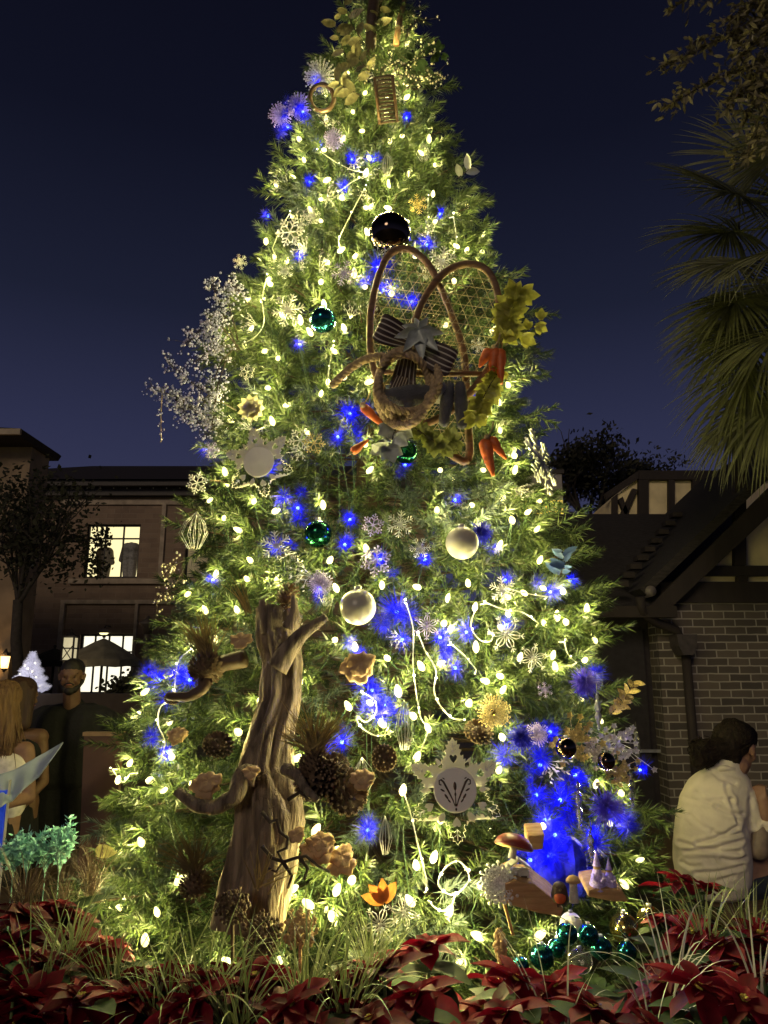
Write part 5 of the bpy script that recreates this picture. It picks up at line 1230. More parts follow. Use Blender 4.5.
# course edge bits along the valley
for k in range(9):
    u = k/9; p = at(622+u*62, 585-u*78, HY-.3+2.2*u); q = MB(); q.box((p.x-.07, p.y-.05, p.z-.02), (p.x+.05, p.y+.1, p.z+.035)); q.build('valley_tile', m_tim, hs, False)
gp = at(651, 591, RYF-.06); q = MB(); q.tube([gp, gp+Vector((0, 1.2, 0))], .055, 14); q.build('gutter_end', mat('grey_gutter', (.16, .14, .13), .5), hs)
dp = thing('downpipe', 'dark downpipe with square hopper on the brick wall', 'downpipe', tuple(at(684, 700, HY-.1)))
q = MB(); q.tube([at(640, 597, HY-.35), at(642, 612, HY-.3), at(655, 622, HY-.2), at(676, 630, HY-.12), at(681, 640, HY-.12)], .045, 12); q.tube([at(686, 655, HY-.1), (at(686, 655, HY-.1).x, HY-.1, 0.0)], .045, 12); q.build('pipe', m_tim, dp)
h_ = at(683, 644, HY-.12); q = MB(); q.prism([(h_.x-.10, h_.z+.09), (h_.x+.10, h_.z+.09), (h_.x+.09, h_.z-.02), (h_.x+.05, h_.z-.11), (h_.x-.05, h_.z-.11), (h_.x-.09, h_.z-.02)], HY-.24, HY-.02); q.build('hopper', mat('hopper_metal', (.06, .05, .05), .5), dp, False)
# upper timbered storey further back
UY = HY+4.0; up_ = thing('upper_gable', 'dark timber gable with small cream panels behind the roof ridge', 'building', tuple(at(660, 500, UY)))
def TU(px, py): p = at(px, py, UY); return (p.x, p.z)
q = MB(); q.prism([TU(612, 520), TU(800, 520), TU(800, 476), TU(640, 476), TU(612, 500)], UY+.05, UY+1.5); q.build('wall', m_pan, up_, False)
for poly in ([TU(606, 500), TU(638, 479), TU(638, 471), TU(604, 494)], [TU(638.3, 480), TU(820, 480), TU(820, 471), TU(638.3, 471)], [TU(638, 520), TU(648, 520), TU(648, 480.3), TU(638, 480.3)], [TU(668, 520), TU(674, 520), TU(674, 480.3), TU(668, 480.3)], [TU(692, 520), TU(699, 520), TU(699, 480.3), TU(692, 480.3)], [TU(612, 520), TU(617, 520), TU(617, 494), TU(612, 498)], [TU(618, 519), TU(624, 519), TU(637, 490), TU(632, 489)], [TU(617.5, 500), TU(622, 497), TU(630, 519), TU(626, 519.5)]):
    q = MB(); q.prism(poly, UY-.04, UY+.047); q.build('timber', m_tim, up_, False)
# pale chimney block and yellow lit opening
p = at(548, 500, 13); q = MB(); ch = thing('pale_block', 'pale rendered chimney block beside a yellow lit window at the right outline of the tree', 'chimney', (p.x, 13, 0))
q.box((X(528, 500, 13), 13, 0), (X(563, 500, 13), 13.8, Z(550, 474, 13))); q.build('block', mat('pale_render', (.34, .31, .30), .9, nscale=4), ch, False)
q = MB(); q.box((X(526, 500, 13), 12.96, Z(550, 474, 13)+.003), (X(565, 500, 13), 13.85, Z(550, 470, 13))); q.build('cap', m_frame, ch, False)
q = MB(); q.box((X(536, 500, 13), 12.95, Z(550, 518, 13)), (X(562, 500, 13), 12.995, Z(550, 501, 13))); q.build('lit_window', mat('yellow_lit', (.8, .55, .15), .6, emit=(1, .68, .16), estr=.8, nscale=2), ch, False)
q = MB(); q.tube([at(558, 520, 12.9), at(560, 508, 12.9), at(555, 501, 12.9)], .03, 6); q.build('window_bar', m_frame, ch)
# dark trees beyond
for (cx, cy, hw, hh, Y, lab) in ((598, 495, 52, 48, 17, 'dark round tree beyond the roof ridge between fir and gable'), (650, 478, 22, 16, 18, 'smaller dark tree beyond the upper gable')):
    b0 = at(cx, 640, Y); b0.z = 0; t = thing('background_tree', lab, 'tree', tuple(b0), 'dark trees beyond the roofs'); q = MB(); tips = []; ctr = at(cx, cy, Y)
    q.tube([b0, (b0.x, b0.y, ctr.z-.8)], [.2, .12], 8)
    for k in range(9): branchy(q, (b0.x, b0.y, ctr.z-.8), Vector((rnd.gauss(0, .8), rnd.gauss(0, .6), 1)), hh*mpp(ctr)*1.1, .05, 2, tips, .3)
    q.build('trunk', m_bark2, t); q = MB()
    cs = [(ctr+Vector((rnd.uniform(-1, 1)*hw*mpp(ctr), rnd.uniform(-1, 1), rnd.uniform(-1, .75)*hh*mpp(ctr))), .5) for k in range(26)]
    cs = [(c, r_) for c, r_ in cs if ((c.x-ctr.x)/(hw*mpp(ctr)))**2+((c.z-ctr.z)/(hh*mpp(ctr)))**2 < 1.0]
    leafcloud(q, cs+[(tp, .3) for tp in tips if abs(tp.x-ctr.x) < hw*mpp(ctr) and tp.z < ctr.z+hh*mpp(ctr)], 5200, 0, .13, .4); q.build('crown', m_dleaf, t, False)

# ------------------------------------------------------------ palm at right
PY = 6.0; hub = at(838, 255, PY)
palm = thing('palm_tree', 'fan palm leaning its dim fronds in from the right edge', 'palm', (hub.x+.2, PY+.1, 0))
q = MB(); q.tube([(hub.x+.2, PY+.1, 0), (hub.x+.15, PY+.1, hub.z*.5), (hub.x+.05, PY, hub.z-.1)], [.20, .17, .15], 16, True, wob=lambda u, a: 1+.08*math.sin(u*70+2*math.sin(a*3))); q.build('trunk', m_bark2, palm)
m_palm = mat('palm_leaf', (.115, .125, .045), .5, var=.4, nscale=6, sub=.15)
m_palmd = mat('palm_leaf_dead', (.14, .145, .08), .7, var=.4, nscale=6, sub=.1)
def frond(ex, ey, Y, R_, droop, m, nb=60):
    tipc = at(ex, ey, Y); h = hub+Vector((rnd.gauss(0, .05), rnd.gauss(0, .05), rnd.gauss(0, .12)))
    q = MB(); d0 = (tipc-h); mid = h.lerp(tipc, .5)+Vector((0, 0, .12*d0.length)); q.tube([h, mid, tipc], [.018, .013, .009], 6)
    o = q.build('frond', m, palm); q = MB()
    d = (tipc-mid).normalized(); n0 = (CAM-tipc).normalized(); upv = (n0*.6+Vector((0, 0, .6))).normalized(); upv = (upv-d*upv.dot(d)).normalized(); sd = d.cross(upv)
    for k in range(nb):
        a = R(-112+224*k/(nb-1)); dd = d*math.cos(a)+sd*math.sin(a)+upv*(.10*math.cos(a)+rnd.uniform(-.10, .12))
        L = R_*(.80+.20*math.cos(a*.8))*rnd.uniform(.88, 1.06); p0 = tipc+d*.12*math.cos(a)
        q.blade(p0, dd, upv+sd*rnd.uniform(-.3, .3), L, .0135, droop*rnd.uniform(.7, 1.3)*1.5, 9, .7, lambda t_: (.45+1.1*t_ if t_ < .4 else .89*(1-(t_-.4)/.6)**.9+.03))
    sub('leaflets', q, m, o)
for a in ((742,196,5.7,.80,.30,m_palm),(800,140,5.8,.85,.3,m_palm),(738,262,5.4,.70,.55,m_palmd),(742,298,5.5,.72,.5,m_palm),(738,335,5.7,.66,.6,m_palm),(752,370,5.6,.78,.75,m_palm),(745,410,5.9,.66,.9,m_palmd),(780,330,5.2,.95,.6,m_palm),(790,250,5.1,.9,.5,m_palmd),(775,400,5.4,.8,.9,m_palm),(880,140,6.2,.9,.3,m_palm),(930,230,6.2,.9,.5,m_palm),(920,330,6,.9,.8,m_palm),(850,390,6.3,.9,1.0,m_palm),(790,205,6.4,.9,.4,m_palmd),(735,232,6.0,.75,.45,m_palm),(760,165,6.2,.8,.3,m_palmd),(770,285,5.9,.85,.6,m_palm),(728,318,6.1,.62,.5,m_palmd),(800,300,5.4,.9,.7,m_palm)): frond(*a)

# oak limb overhanging at the top right
OY = 4.6; ob = at(880, 300, OY+.6); ob.z = 0
oak = thing('oak_tree', 'oak with small dim leaves hanging in at the top right corner', 'tree', tuple(ob)); q = MB(); lf = MB()
o1 = at(880, 30, OY+.3); q.tube([ob, (ob.x+.1, ob.y, 2), (ob.x, ob.y, 4), o1], [.25, .2, .17, .1], 12)
def oleaf(p, d):
    n = Vector((rnd.gauss(0, 1), rnd.gauss(-.4, 1), rnd.gauss(0, 1))); lf.blade(p, d, n, rnd.uniform(.045, .085), .0125, .15, 3, .25)
def otwig(path, dens, r_=.008, sp=.0):
    P = [at(x, y, OY+dy) for x, y, dy in path]; q.tube(P, [r_*(1-.6*i/(len(P)-1)) for i in range(len(P))], 6)
    for i in range(len(P)-1):
        n = max(2, int((P[i+1]-P[i]).length*dens*1.7))
        for k in range(n):
            p = P[i].lerp(P[i+1], rnd.random()); tg = (P[i+1]-P[i]).normalized()
            st = p
            if rnd.random() < .5:
                st = p+Vector((rnd.gauss(0, .06), rnd.gauss(0, .06), rnd.gauss(0, .05))); q.tube([p, st], .0015, 3)
            for j in range(2): oleaf(st, tg*.7+Vector((rnd.gauss(0, .7), rnd.gauss(0, .7), rnd.gauss(0, .6))))
    for j in range(4): oleaf(P[-1], (P[-1]-P[-2]).normalized()+Vector((rnd.gauss(0, .5), rnd.gauss(0, .5), rnd.gauss(0, .5))))
for pth, dn in (([(790,20,.2),(745,32,.1),(712,42,0),(690,55,0),(664,66,-.1)], 70), ([(790,55,.2),(745,68,.1),(712,80,0),(685,96,0),(666,106,-.1)], 50), ([(810,-30,.2),(770,-20,.1),(720,-15,0),(690,-2,0),(672,8,0)], 60), ([(820,40,.2),(780,80,.1),(750,92,0),(730,96,0),(727,110,0)], 80), ([(830,60,.2),(790,100,.1),(765,125,0),(752,140,0),(748,158,0)], 80), ([(840,10,.3),(790,40,.1),(765,60,0),(750,85,0)], 120), ([(840,-30,.3),(790,0,.1),(750,5,0),(728,20,0)], 120), ([(860,20,.3),(800,20,0),(770,28,-.1),(740,58,-.1)], 120), ([(860,60,.3),(810,100,0),(780,110,-.1),(764,98,-.1)], 120), ([(860,90,.3),(810,120,0),(790,130,-.1),(765,150,-.1)], 100), ([(860,-10,.3),(800,30,.2),(775,75,.2),(745,120,.2)], 90), ([(860,-60,.3),(800,-20,.2),(765,15,.2),(735,40,.2)], 120), ([(860,-60,.3),(820,-10,.2),(790,60,.2),(766,85,.2)], 120)):
    q.tube([o1, at(pth[0][0], pth[0][1], OY+pth[0][2])], [.04, .012], 6); otwig(pth, dn)
q.build('limb', m_bark2, oak); lf.build('crown', mat('oak_leaf', (.20, .175, .10), .4, var=.5, nscale=10, sub=.15), oak)
# ------------------------------------------------------------ people
m_skin = mat('skin', (.27, .15, .10), .55, var=.1, nscale=30); m_skin2 = mat('tanned_skin', (.17, .09, .058), .55, var=.1, nscale=30)
def hand(q, wrist, palm_dir, side, s=1.0, curl=.5, thumb=1):
    """palm with five bent fingers; palm_dir points from wrist to knuckles, side across the palm"""
    w_ = Vector(wrist); d = Vector(palm_dir).normalized(); sd = Vector(side); sd = (sd-d*sd.dot(d)).normalized(); n = d.cross(sd)
    cap(q, w_, .024*s, w_+d*.035*s, .026*s)
    for k in range(4):
        b = w_+d*.055*s+sd*(k-1.5)*.019*s; cap(q, w_+d*.02*s+sd*(k-1.5)*.012*s, .014*s, b, .0115*s)
        L = (.036, .042, .040, .031)[k]*s; d1 = (d*math.cos(curl)+n*math.sin(curl)); d2 = (d*math.cos(curl*2.1)+n*math.sin(curl*2.1))
        cap(q, b, .0105*s, b+d1*L, .0095*s); cap(q, b+d1*L, .0095*s, b+d1*L+d2*L*.8, .0075*s)
    tb = w_+d*.012*s-sd*thumb*.022*s; t1 = tb+(d*.7-sd*thumb*.7+n*.2).normalized()*.04*s; cap(q, tb, .014*s, t1, .011*s); cap(q, t1, .011*s, t1+(d*.9+n*.4).normalized()*.028*s, .009*s)
def headshape(q, c, f, s=1.0):
    """skull, jaw, nose, ears, brow; f = facing direction"""
    c = Vector(c); f = Vector(f).normalized(); u = Vector((0, 0, 1)); u = (u-f*u.dot(f)).normalized(); sd = f.cross(u)
    cap(q, c-f*.018*s+u*.035*s, .083*s, c+f*.022*s+u*.03*s, .076*s); cap(q, c+u*.0*s+f*.02*s, .070*s, c-u*.062*s+f*.036*s, .046*s); cap(q, c-u*.085*s+f*.055*s, .026*s, c-u*.09*s+f*.058*s, .024*s)
    cap(q, c+f*.092*s+u*.008*s, .010*s, c+f*.108*s-u*.022*s, .014*s); cap(q, c+f*.082*s+u*.022*s-sd*.03*s, .016*s, c+f*.082*s+u*.022*s+sd*.03*s, .016*s)
    for s_ in (-1, 1):
        cap(q, c+sd*s_*.079*s+u*.012*s-f*.005*s, .015*s, c+sd*s_*.077*s-u*.022*s+f*.002*s, .011*s); cap(q, c+f*.062*s-u*.02*s+sd*s_*.036*s, .022*s, c+f*.05*s-u*.035*s+sd*s_*.042*s, .022*s)
    cap(q, c+f*.084*s-u*.049*s-sd*.014*s, .011*s, c+f*.084*s-u*.049*s+sd*.014*s, .011*s)
    return c, f, u, sd
def facebits(t, c, f, u, sd, s, hairm):
    for s_ in (-1, 1):
        q = MB(); q.ball(c+f*.081*s+u*.004*s+sd*s_*.031*s, .009*s, 10, 8); q.build('eye', M_['bronze'], t)
    q = MB(); q.ball(c+f*.0935*s-u*.049*s, .010*s, 10, 6, (2.0, .5, .5)); q.build('mouth', mat('lips', (.25, .08, .06), .5), t)
    q = MB()
    for s_ in (-1, 1): q.tube([c+f*.094*s+u*.024*s+sd*s_*.014*s, c+f*.090*s+u*.03*s+sd*s_*.032*s, c+f*.075*s+u*.024*s+sd*s_*.05*s], .0032*s, 6)
    q.build('eyebrows', hairm, t)
black = mat('black_cloth', (.010, .010, .013), .9, nscale=30, bump=.3); bhair = mat('black_hair', (.012, .009, .008), .6, nscale=60, var=.4, stretch=(1, 1, .2), bump=.5)
# --- standing man
mc = at(72, 677, 5.3); bx_, by_ = mc.x, 5.35
man = thing('person', 'bearded man in black hoodie standing with a glint at his wrist', 'person', (bx_, by_, 0))
def P_(x, y, z): return Vector((bx_+x, by_+y, z))
zs = mc.z/1.62
q = MB(); fdir = Vector((.22, -1, -.02)); c, f, u, sd = headshape(q, mc, fdir); cap(q, P_(0, .01, 1.33*zs), .062, mc-Vector((0, -.01, .07)), .058)
hand(q, P_(-.235, -.20, .985), Vector((.45, -.6, .25)), Vector((0, .3, 1)), 1, .7, 1); hand(q, P_(.33, -.03, .83), Vector((0, -.1, -1)), Vector((0, 1, 0)), 1, .4, 1)
cap(q, P_(-.29, .0, 1.15), .04, P_(-.235, -.2, .985), .03); cap(q, P_(.31, 0, 1.1), .04, P_(.33, -.03, .83), .03); cap(q, P_(0, .01, 1.33*zs), .07, P_(0, .02, .95), .1)
cap(q, P_(-.1, .02, .95), .08, P_(-.1, .02, .1), .05); cap(q, P_(.1, .02, .95), .08, P_(.1, .02, .1), .05)
remesh(q, .006, 2).build('body', m_skin2, man); facebits(man, c, f, u, sd, 1, bhair)
q = MB(); cap(q, c-f*.028+u*.05, .083, c+f*.015+u*.052, .078); cap(q, c-f*.05+u*.0, .06, c-f*.04-u*.03, .05)
remesh(q, .008, 2).build('hair', bhair, man)
q = MB(); cap(q, c+f*.055-u*.088, .033, c+f*.06-u*.092, .032)
for s_ in (-1, 1): cap(q, c+f*.05-u*.082+sd*s_*.03, .026, c+f*.005-u*.03+sd*s_*.068, .018)
for s_ in (-1, 1): cap(q, c+f*.093-u*.036, .007, c+f*.082-u*.052+sd*s_*.03, .008)
remesh(q, .006, 1).build('beard', bhair, man)
q = MB(); cap(q, P_(-.09, .0, .98), .16, P_(-.09, .0, 1.28*zs), .155); cap(q, P_(.09, 0, .98), .16, P_(.09, 0, 1.28*zs), .155); cap(q, P_(-.19, .02, 1.345*zs), .085, P_(.19, .02, 1.345*zs), .085); cap(q, P_(0, .02, 1.36*zs), .10, P_(0, .02, 1.405*zs), .082)
cap(q, P_(-.235, .02, 1.32*zs), .085, P_(-.31, .04, 1.06), .07); cap(q, P_(-.31, .04, 1.06), .068, P_(-.25, -.17, .995), .05); cap(q, P_(.235, .02, 1.32*zs), .085, P_(.31, .03, 1.06), .07); cap(q, P_(.31, .03, 1.06), .065, P_(.33, -.02, .87), .05)
cap(q, P_(-.1, .1, 1.38*zs), .06, P_(.1, .1, 1.38*zs), .06)
remesh(q, .012, 3, lambda v: .006*mnoise.noise(v*9)).build('hoodie', black, man)
q = MB()
for s_ in (-1, 1): cap(q, P_(s_*.10, .01, .93), .135, P_(s_*.11, .01, .5), .095); cap(q, P_(s_*.11, .01, .5), .09, P_(s_*.11, .03, .10), .065)
remesh(q, .012, 3).build('trousers', black, man)
for s_ in (-1, 1):
    q = MB(); cap(q, P_(s_*.11, .05, .05), .048, P_(s_*.12, -.14, .045), .043); q.build('shoe', black, man)
q = MB(); wr = P_(-.242, -.185, .992); q.tube([wr+Vector((.034*math.cos(a), -.01+.01*math.sin(a), .034*math.sin(a))) for a in [2*PI*k/14 for k in range(15)]], .006, 6); q.build('watch', M_['silver'], man)
# --- blonde woman at the left edge
wc = at(0, 704, 4.45); bx_, by_ = wc.x, wc.y
wm = thing('person', 'long haired blonde woman in white top at the left edge behind the satin cloth', 'person', (bx_, by_, 0))
dz = wc.z-1.50
q = MB(); c, f, u, sd = headshape(q, wc, (-.75, -.6, -.1), .95); cap(q, P_(.02, .02, 1.29+dz), .05, wc-Vector((0, 0, .07)), .048); cap(q, P_(-.14, .02, 1.24+dz), .05, P_(.16, .03, 1.24+dz), .05)
cap(q, P_(.02, .03, 1.22+dz), .1, P_(.02, .02, .9), .11); cap(q, P_(.17, .03, 1.23+dz), .045, P_(.20, .05, .98+dz), .038); cap(q, P_(.20, .05, .98+dz), .036, P_(.10, -.18, .96+dz), .028); hand(q, P_(.10, -.18, .96+dz), (-.2, -1, .05), (1, 0, .3), .9, .6)
cap(q, P_(-.15, .03, 1.23+dz), .045, P_(-.20, 0, .98+dz), .038); cap(q, P_(-.20, 0, .98+dz), .036, P_(-.1, -.2, .98+dz), .028); hand(q, P_(-.1, -.2, .98+dz), (.2, -1, .05), (-1, 0, .3), .9, .6)
for s_ in (-1, 1): cap(q, P_(s_*.08, .02, .85), .09, P_(s_*.08, .02, .08), .045); cap(q, P_(s_*.08, .03, .05), .04, P_(s_*.08, -.12, .035), .032)
remesh(q, .006, 2).build('body', m_skin, wm); m_blond = mat('blonde_hair', (.11, .055, .025), .6, col2=(.24, .135, .065), nscale=30, stretch=(3, 3, .15), bump=.8, bscale=60); facebits(wm, c, f, u, sd, .95, m_blond)
q = MB(); cap(q, c-f*.03+u*.045, .088, c+f*.01+u*.05, .083)
for k in range(7):
    a = -1.9+3.8*k/6; o = (-f*math.cos(a)*.075+sd*math.sin(a)*.082)*.82
    cap(q, c+o*.8+u*.04, .042, c+o*1.05-u*.10, .045); cap(q, c+o*1.05-u*.10, .045, c+o*1.2-u*rnd.uniform(.24, .28), .022)
remesh(q, .008, 1, lambda v: .007*math.sin(mnoise.noise(Vector((v.x*38, v.y*38, v.z*3)))*9)+.006*mnoise.noise(v*14)).build('hair', m_blond, wm)
q = MB()
for k in range(170):
    an = rnd.uniform(-2.0, 2.0); o = (-f*math.cos(an)*.08+sd*math.sin(an)*.088)*.86; j1, j2 = rnd.gauss(0, .012), rnd.gauss(0, .02); ln_ = rnd.uniform(.22, .38)
    q.tube([c+u*.125+o*.15, c+o*.85+u*.09, c+o*1.25+u*.0, c+o*1.32+Vector((j1, j1, -.13)), c+o*1.30+Vector((j1+j2, j2, -.24)), c+o*1.2+Vector((j2*2, j1*2, -ln_))], [.003, .004, .0045, .0045, .0035, .001], 4)
q.build('hair_strands', m_blond, wm)['kind'] = 'stuff'
q = MB(); cap(q, P_(-.06, .02, 1.12+dz), .125, P_(.08, .02, 1.12+dz), .125); cap(q, P_(-.05, .02, .95+dz), .12, P_(.07, .02, .95+dz), .12); remesh(q, .01, 2).build('top', mat('white_top', (.75, .7, .68), .8), wm)
q = MB(); cap(q, P_(0, .02, .85+dz), .16, P_(0, .02, .45), .2); remesh(q, .012, 2).build('skirt', black, wm)
# --- dark haired woman behind
wc = at(22, 697, 4.95); bx_, by_ = wc.x, wc.y
w2 = thing('person', 'dark haired woman with bare arm standing between the blonde woman and the man', 'person', (bx_, by_, 0)); dz = wc.z-1.5
q = MB(); c, f, u, sd = headshape(q, wc, (.5, .8, -.1), .95); cap(q, P_(0, .02, 1.29+dz), .05, wc-Vector((0, 0, .07)), .048); cap(q, P_(-.14, .0, 1.25+dz), .055, P_(.14, .0, 1.25+dz), .055); cap(q, P_(0, 0, 1.2+dz), .1, P_(0, 0, .9), .11)
for s_ in (-1, 1):
    cap(q, P_(s_*.15, 0, 1.24+dz), .042, P_(s_*.19, .0, .98+dz), .034); cap(q, P_(s_*.19, 0, .98+dz), .033, P_(s_*.14, -.16, .86+dz), .026); hand(q, P_(s_*.14, -.16, .86+dz), (-.2*s_, -1, .1), (s_, 0, .2), .9, .5)
    cap(q, P_(s_*.08, 0, .85), .09, P_(s_*.08, 0, .08), .045); cap(q, P_(s_*.08, .0, .05), .04, P_(s_*.08, .15, .035), .032)
remesh(q, .007, 2).build('body', mat('arm_skin', (.17, .09, .055), .55, var=.1), w2); facebits(w2, c, f, u, sd, .95, bhair); q = MB(); cap(q, c-f*.025+u*.045, .09, c+f*.005+u*.05, .082)
for k in range(5): a = -1.6+3.2*k/4; o = -f*math.cos(a)*.075+sd*math.sin(a)*.08; cap(q, c+o*.8+u*.03, .045, c+o*1.1-u*.17, .035)
remesh(q, .008, 1).build('hair', mat('brown_hair', (.05, .022, .014), .55, nscale=30, stretch=(3, 3, .2), bump=.6), w2)
q = MB(); cap(q, P_(-.06, 0, 1.14+dz), .125, P_(.06, 0, 1.14+dz), .125); cap(q, P_(0, 0, .95+dz), .15, P_(0, 0, .5), .19); remesh(q, .012, 2).build('dress', black, w2)
# --- satin cloth on blue stand
KY = 3.95; q = MB(); rows = []
top = [(-40,792),(-15,782),(0,774),(14,770),(28,762),(44,753),(63,742)]; bot = [(-40,818),(-15,812),(0,806),(12,800),(24,788),(38,777),(60,747)]
nu = 36; nv = 10; vs = []; fs = []
def lerpl(L, u): k = min(int(u*(len(L)-1)), len(L)-2); w_ = u*(len(L)-1)-k; return (L[k][0]*(1-w_)+L[k+1][0]*w_, L[k][1]*(1-w_)+L[k+1][1]*w_)
for i in range(nu+1):
    u = i/nu; a = lerpl(top, u); b = lerpl(bot, u); sc_ = 2.2*abs(math.sin(u*PI*5))
    for j in range(nv+1):
        v = j/nv; vs.append(at(a[0]+(b[0]-a[0])*v, a[1]+(b[1]-a[1])*v+sc_*v*(1-u), KY-.10*v*v-.05*math.sin(u*22)*v*(1-u*.6)+.10*u))
for i in range(nu):
    for j in range(nv): k = i*(nv+1)+j; fs.append((k, k+1, k+nv+2, k+nv+1))
q.add(vs, fs); o = q.build('satin_cloth', mat('satin', (.42, .50, .62), .35, nscale=6, var=.12, sub=.1), None, True, at(20, 780, KY)); tag(o, 'pale blue satin cloth with scalloped edge spread out like a wing', 'cloth')
sm = o.modifiers.new('t', 'SOLIDIFY'); sm.thickness = .004
st_ = thing('display_stand', 'bright blue stand with white edge under the satin cloth', 'display stand', (X(-10, 800, KY), KY-.05, 0))
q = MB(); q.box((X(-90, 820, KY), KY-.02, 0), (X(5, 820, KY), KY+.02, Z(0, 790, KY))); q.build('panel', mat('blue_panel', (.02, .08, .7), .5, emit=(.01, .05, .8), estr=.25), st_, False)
q = MB(); q.box((X(5, 820, KY)+.003, KY-.01, 0), (X(6.6, 820, KY), KY+.01, Z(0, 780, KY))); q.build('edge_post', M_['cream'], st_, False)
# brown panel
q = MB(); BYp = 4.45; q.prism([(X(80, 838, BYp), .44), (X(80, 838, BYp), Z(80, 838, BYp)), (X(84, 736, BYp), Z(84, 736, BYp)), (X(122, 736, BYp), Z(84, 733, BYp)), (X(122, 736, BYp), .44)], BYp, BYp+.04)
bp_ = thing('sign_panel', 'plain dark brown panel standing between the man and the tree', 'panel', (X(100, 800, BYp), BYp, .44)); q.build('board', mat('brown_board', (.085, .04, .024), .55, nscale=3), bp_, False)
q = MB(); q.box((X(84, 736, BYp)-.006, BYp-.008, Z(84, 736, BYp)), (X(122, 736, BYp), BYp+.048, Z(84, 732, BYp))); q.build('top_edge', mat('board_edge', (.30, .19, .10), .5), bp_, False)

# --- seated woman at right
SY = 4.2
def S(px, py, dy=0.0): return at(px, py, SY+dy)
sw = thing('person', 'woman in cream shirt with dark ponytail seated with her back turned on the planter rim', 'person', (S(715, 890).x, SY, .5))
hc = S(737, 748, .02); fd = Vector((.80, .55, -.12)).normalized()
q = MB(); c, f, u, sd = headshape(q, hc, fd, 1.12); cap(q, S(722, 785), .07, hc+Vector((-.01, 0, -.09)), .062)
wrist = S(764, 806, -.08); cap(q, S(765, 838, -.04), .05, wrist, .032); hand(q, wrist, S(755, 785, -.08)-wrist, Vector((.5, -.6, .3)), 1.05, .75, 1)
cap(q, S(722, 800), .09, S(716, 870, .02), .12); cap(q, S(745, 800, -.02), .05, S(763, 838, .05), .05)
cap(q, S(722, 880, .02), .12, S(800, 872, .12), .09); cap(q, S(800, 872, .12), .085, S(806, 990, .2), .05)
remesh(q, .007, 2).build('body', m_skin, sw); facebits(sw, c, f, u, sd, 1.12, bhair)
q = MB(); cap(q, c-f*.03+u*.05, .105, c+f*.025+u*.055, .094); cap(q, c-f*.07-u*.0, .075, c-f*.06-u*.045, .055); b2 = S(704, 752, -.03); cap(q, c-f*.10+u*.0, .05, b2, .07); cap(q, b2, .070, S(700, 759, -.03), .055)
m_hair3 = mat('dark_brown_hair', (.012, .007, .006), .7, var=.7, nscale=40, stretch=(2, 2, .3), bump=1, bscale=90, spec=.2)
remesh(q, .007, 1, lambda v: .009*mnoise.noise(v*30)+.004*mnoise.noise(v*110)).build('hair', m_hair3, sw)
q = MB()
for k in range(150):
    an = rnd.uniform(-2.9, 2.9); el_ = rnd.uniform(-.2, 1.4); st0 = c+(f*math.cos(an)*math.cos(el_)+sd*math.sin(an)*math.cos(el_))*.105+u*(.05+math.sin(el_)*.098)
    md = c-f*.09+u*rnd.uniform(-.02, .05)+sd*math.sin(an)*.06; e_ = b2+Vector((rnd.gauss(0, .035), rnd.gauss(0, .035), rnd.gauss(0, .035)))
    q.tube([st0, st0.lerp(md, .5)+(st0.lerp(md, .5)-c).normalized()*.03, md, e_], [.003, .0035, .003, .002], 4)
for k in range(120):
    d0 = Vector((rnd.gauss(0, 1), rnd.gauss(0, 1), rnd.gauss(0, 1))).normalized(); d1 = (d0+Vector((rnd.gauss(0, .7), rnd.gauss(0, .7), rnd.gauss(-.3, .7)))).normalized()
    q.tube([b2+d0*.066, b2+(d0+d1).normalized()*.080, b2+d1*rnd.uniform(.068, .095)], [.003, .0035, .0015], 4)
q.build('hair_strands', m_hair3, sw)['kind'] = 'stuff'
q = MB(); sc3 = mpp(S(715, 830))
q.loft([(S((l+r_)/2, y_, dy), (r_-l)/2*sc3, dp_) for y_, l, r_, dp_, dy in ((897,694,736,.11,.02),(892,684,744,.15,.02),(880,678,749,.18,.02),(862,675,750,.19,.01),(845,675,748,.19,0),(828,676,745,.18,0),(812,678,745,.165,0),(798,681,748,.15,.01),(788,685,751,.135,.01),(780,689,750,.115,.015),(774,695,746,.095,.02),(769,703,743,.086,.02),(764,708,740,.080,.02),(758,714,738,.07,.02))])
cap(q, S(744, 799, -.01), .080, S(759, 838, -.02), .068); cap(q, S(760, 839, -.02), .062, S(765, 822, -.06), .047)
CREASE = [((736,827),(698,843),1.0),((740,841),(686,851),1.0),((742,814),(716,806),.8),((716,806),(697,792),.6),((738,852),(680,842),.9),((726,786),(731,800),.8),((731,800),(738,822),.9),((685,797),(722,800),.5),((738,834),(712,832),.7),((742,866),(696,872),.7),((690,815),(712,830),.5),((733,876),(690,884),.5),((750,800),(757,826),.6),((763,828),(752,834),.8),((712,772),(735,784),.6),((745,858),(722,858),.6),((682,862),(700,866),.6)]
def segd(p, a, b):
    ax, ay = a; bx, by = b; dx, dy = bx-ax, by-ay; t_ = max(0, min(1, ((p[0]-ax)*dx+(p[1]-ay)*dy)/(dx*dx+dy*dy))); return math.hypot(p[0]-ax-t_*dx, p[1]-ay-t_*dy-2.5*math.sin(t_*PI))
def folds(v):
    p = px_of(v); h = 0
    for a, b, s in CREASE:
        d_ = segd(p, a, b); h += s*(-.011*math.exp(-(d_/1.7)**2)+.007*math.exp(-((d_-4.2)/2.4)**2))
    return h+.005*mnoise.noise(v*7)
m_shirt = mat('cream_shirt', (.62, .56, .50), .85, nscale=14, var=.08, bump=.25, bscale=60)
remesh(q, .0065, 8, folds).build('shirt', m_shirt, sw)
q = MB(); 
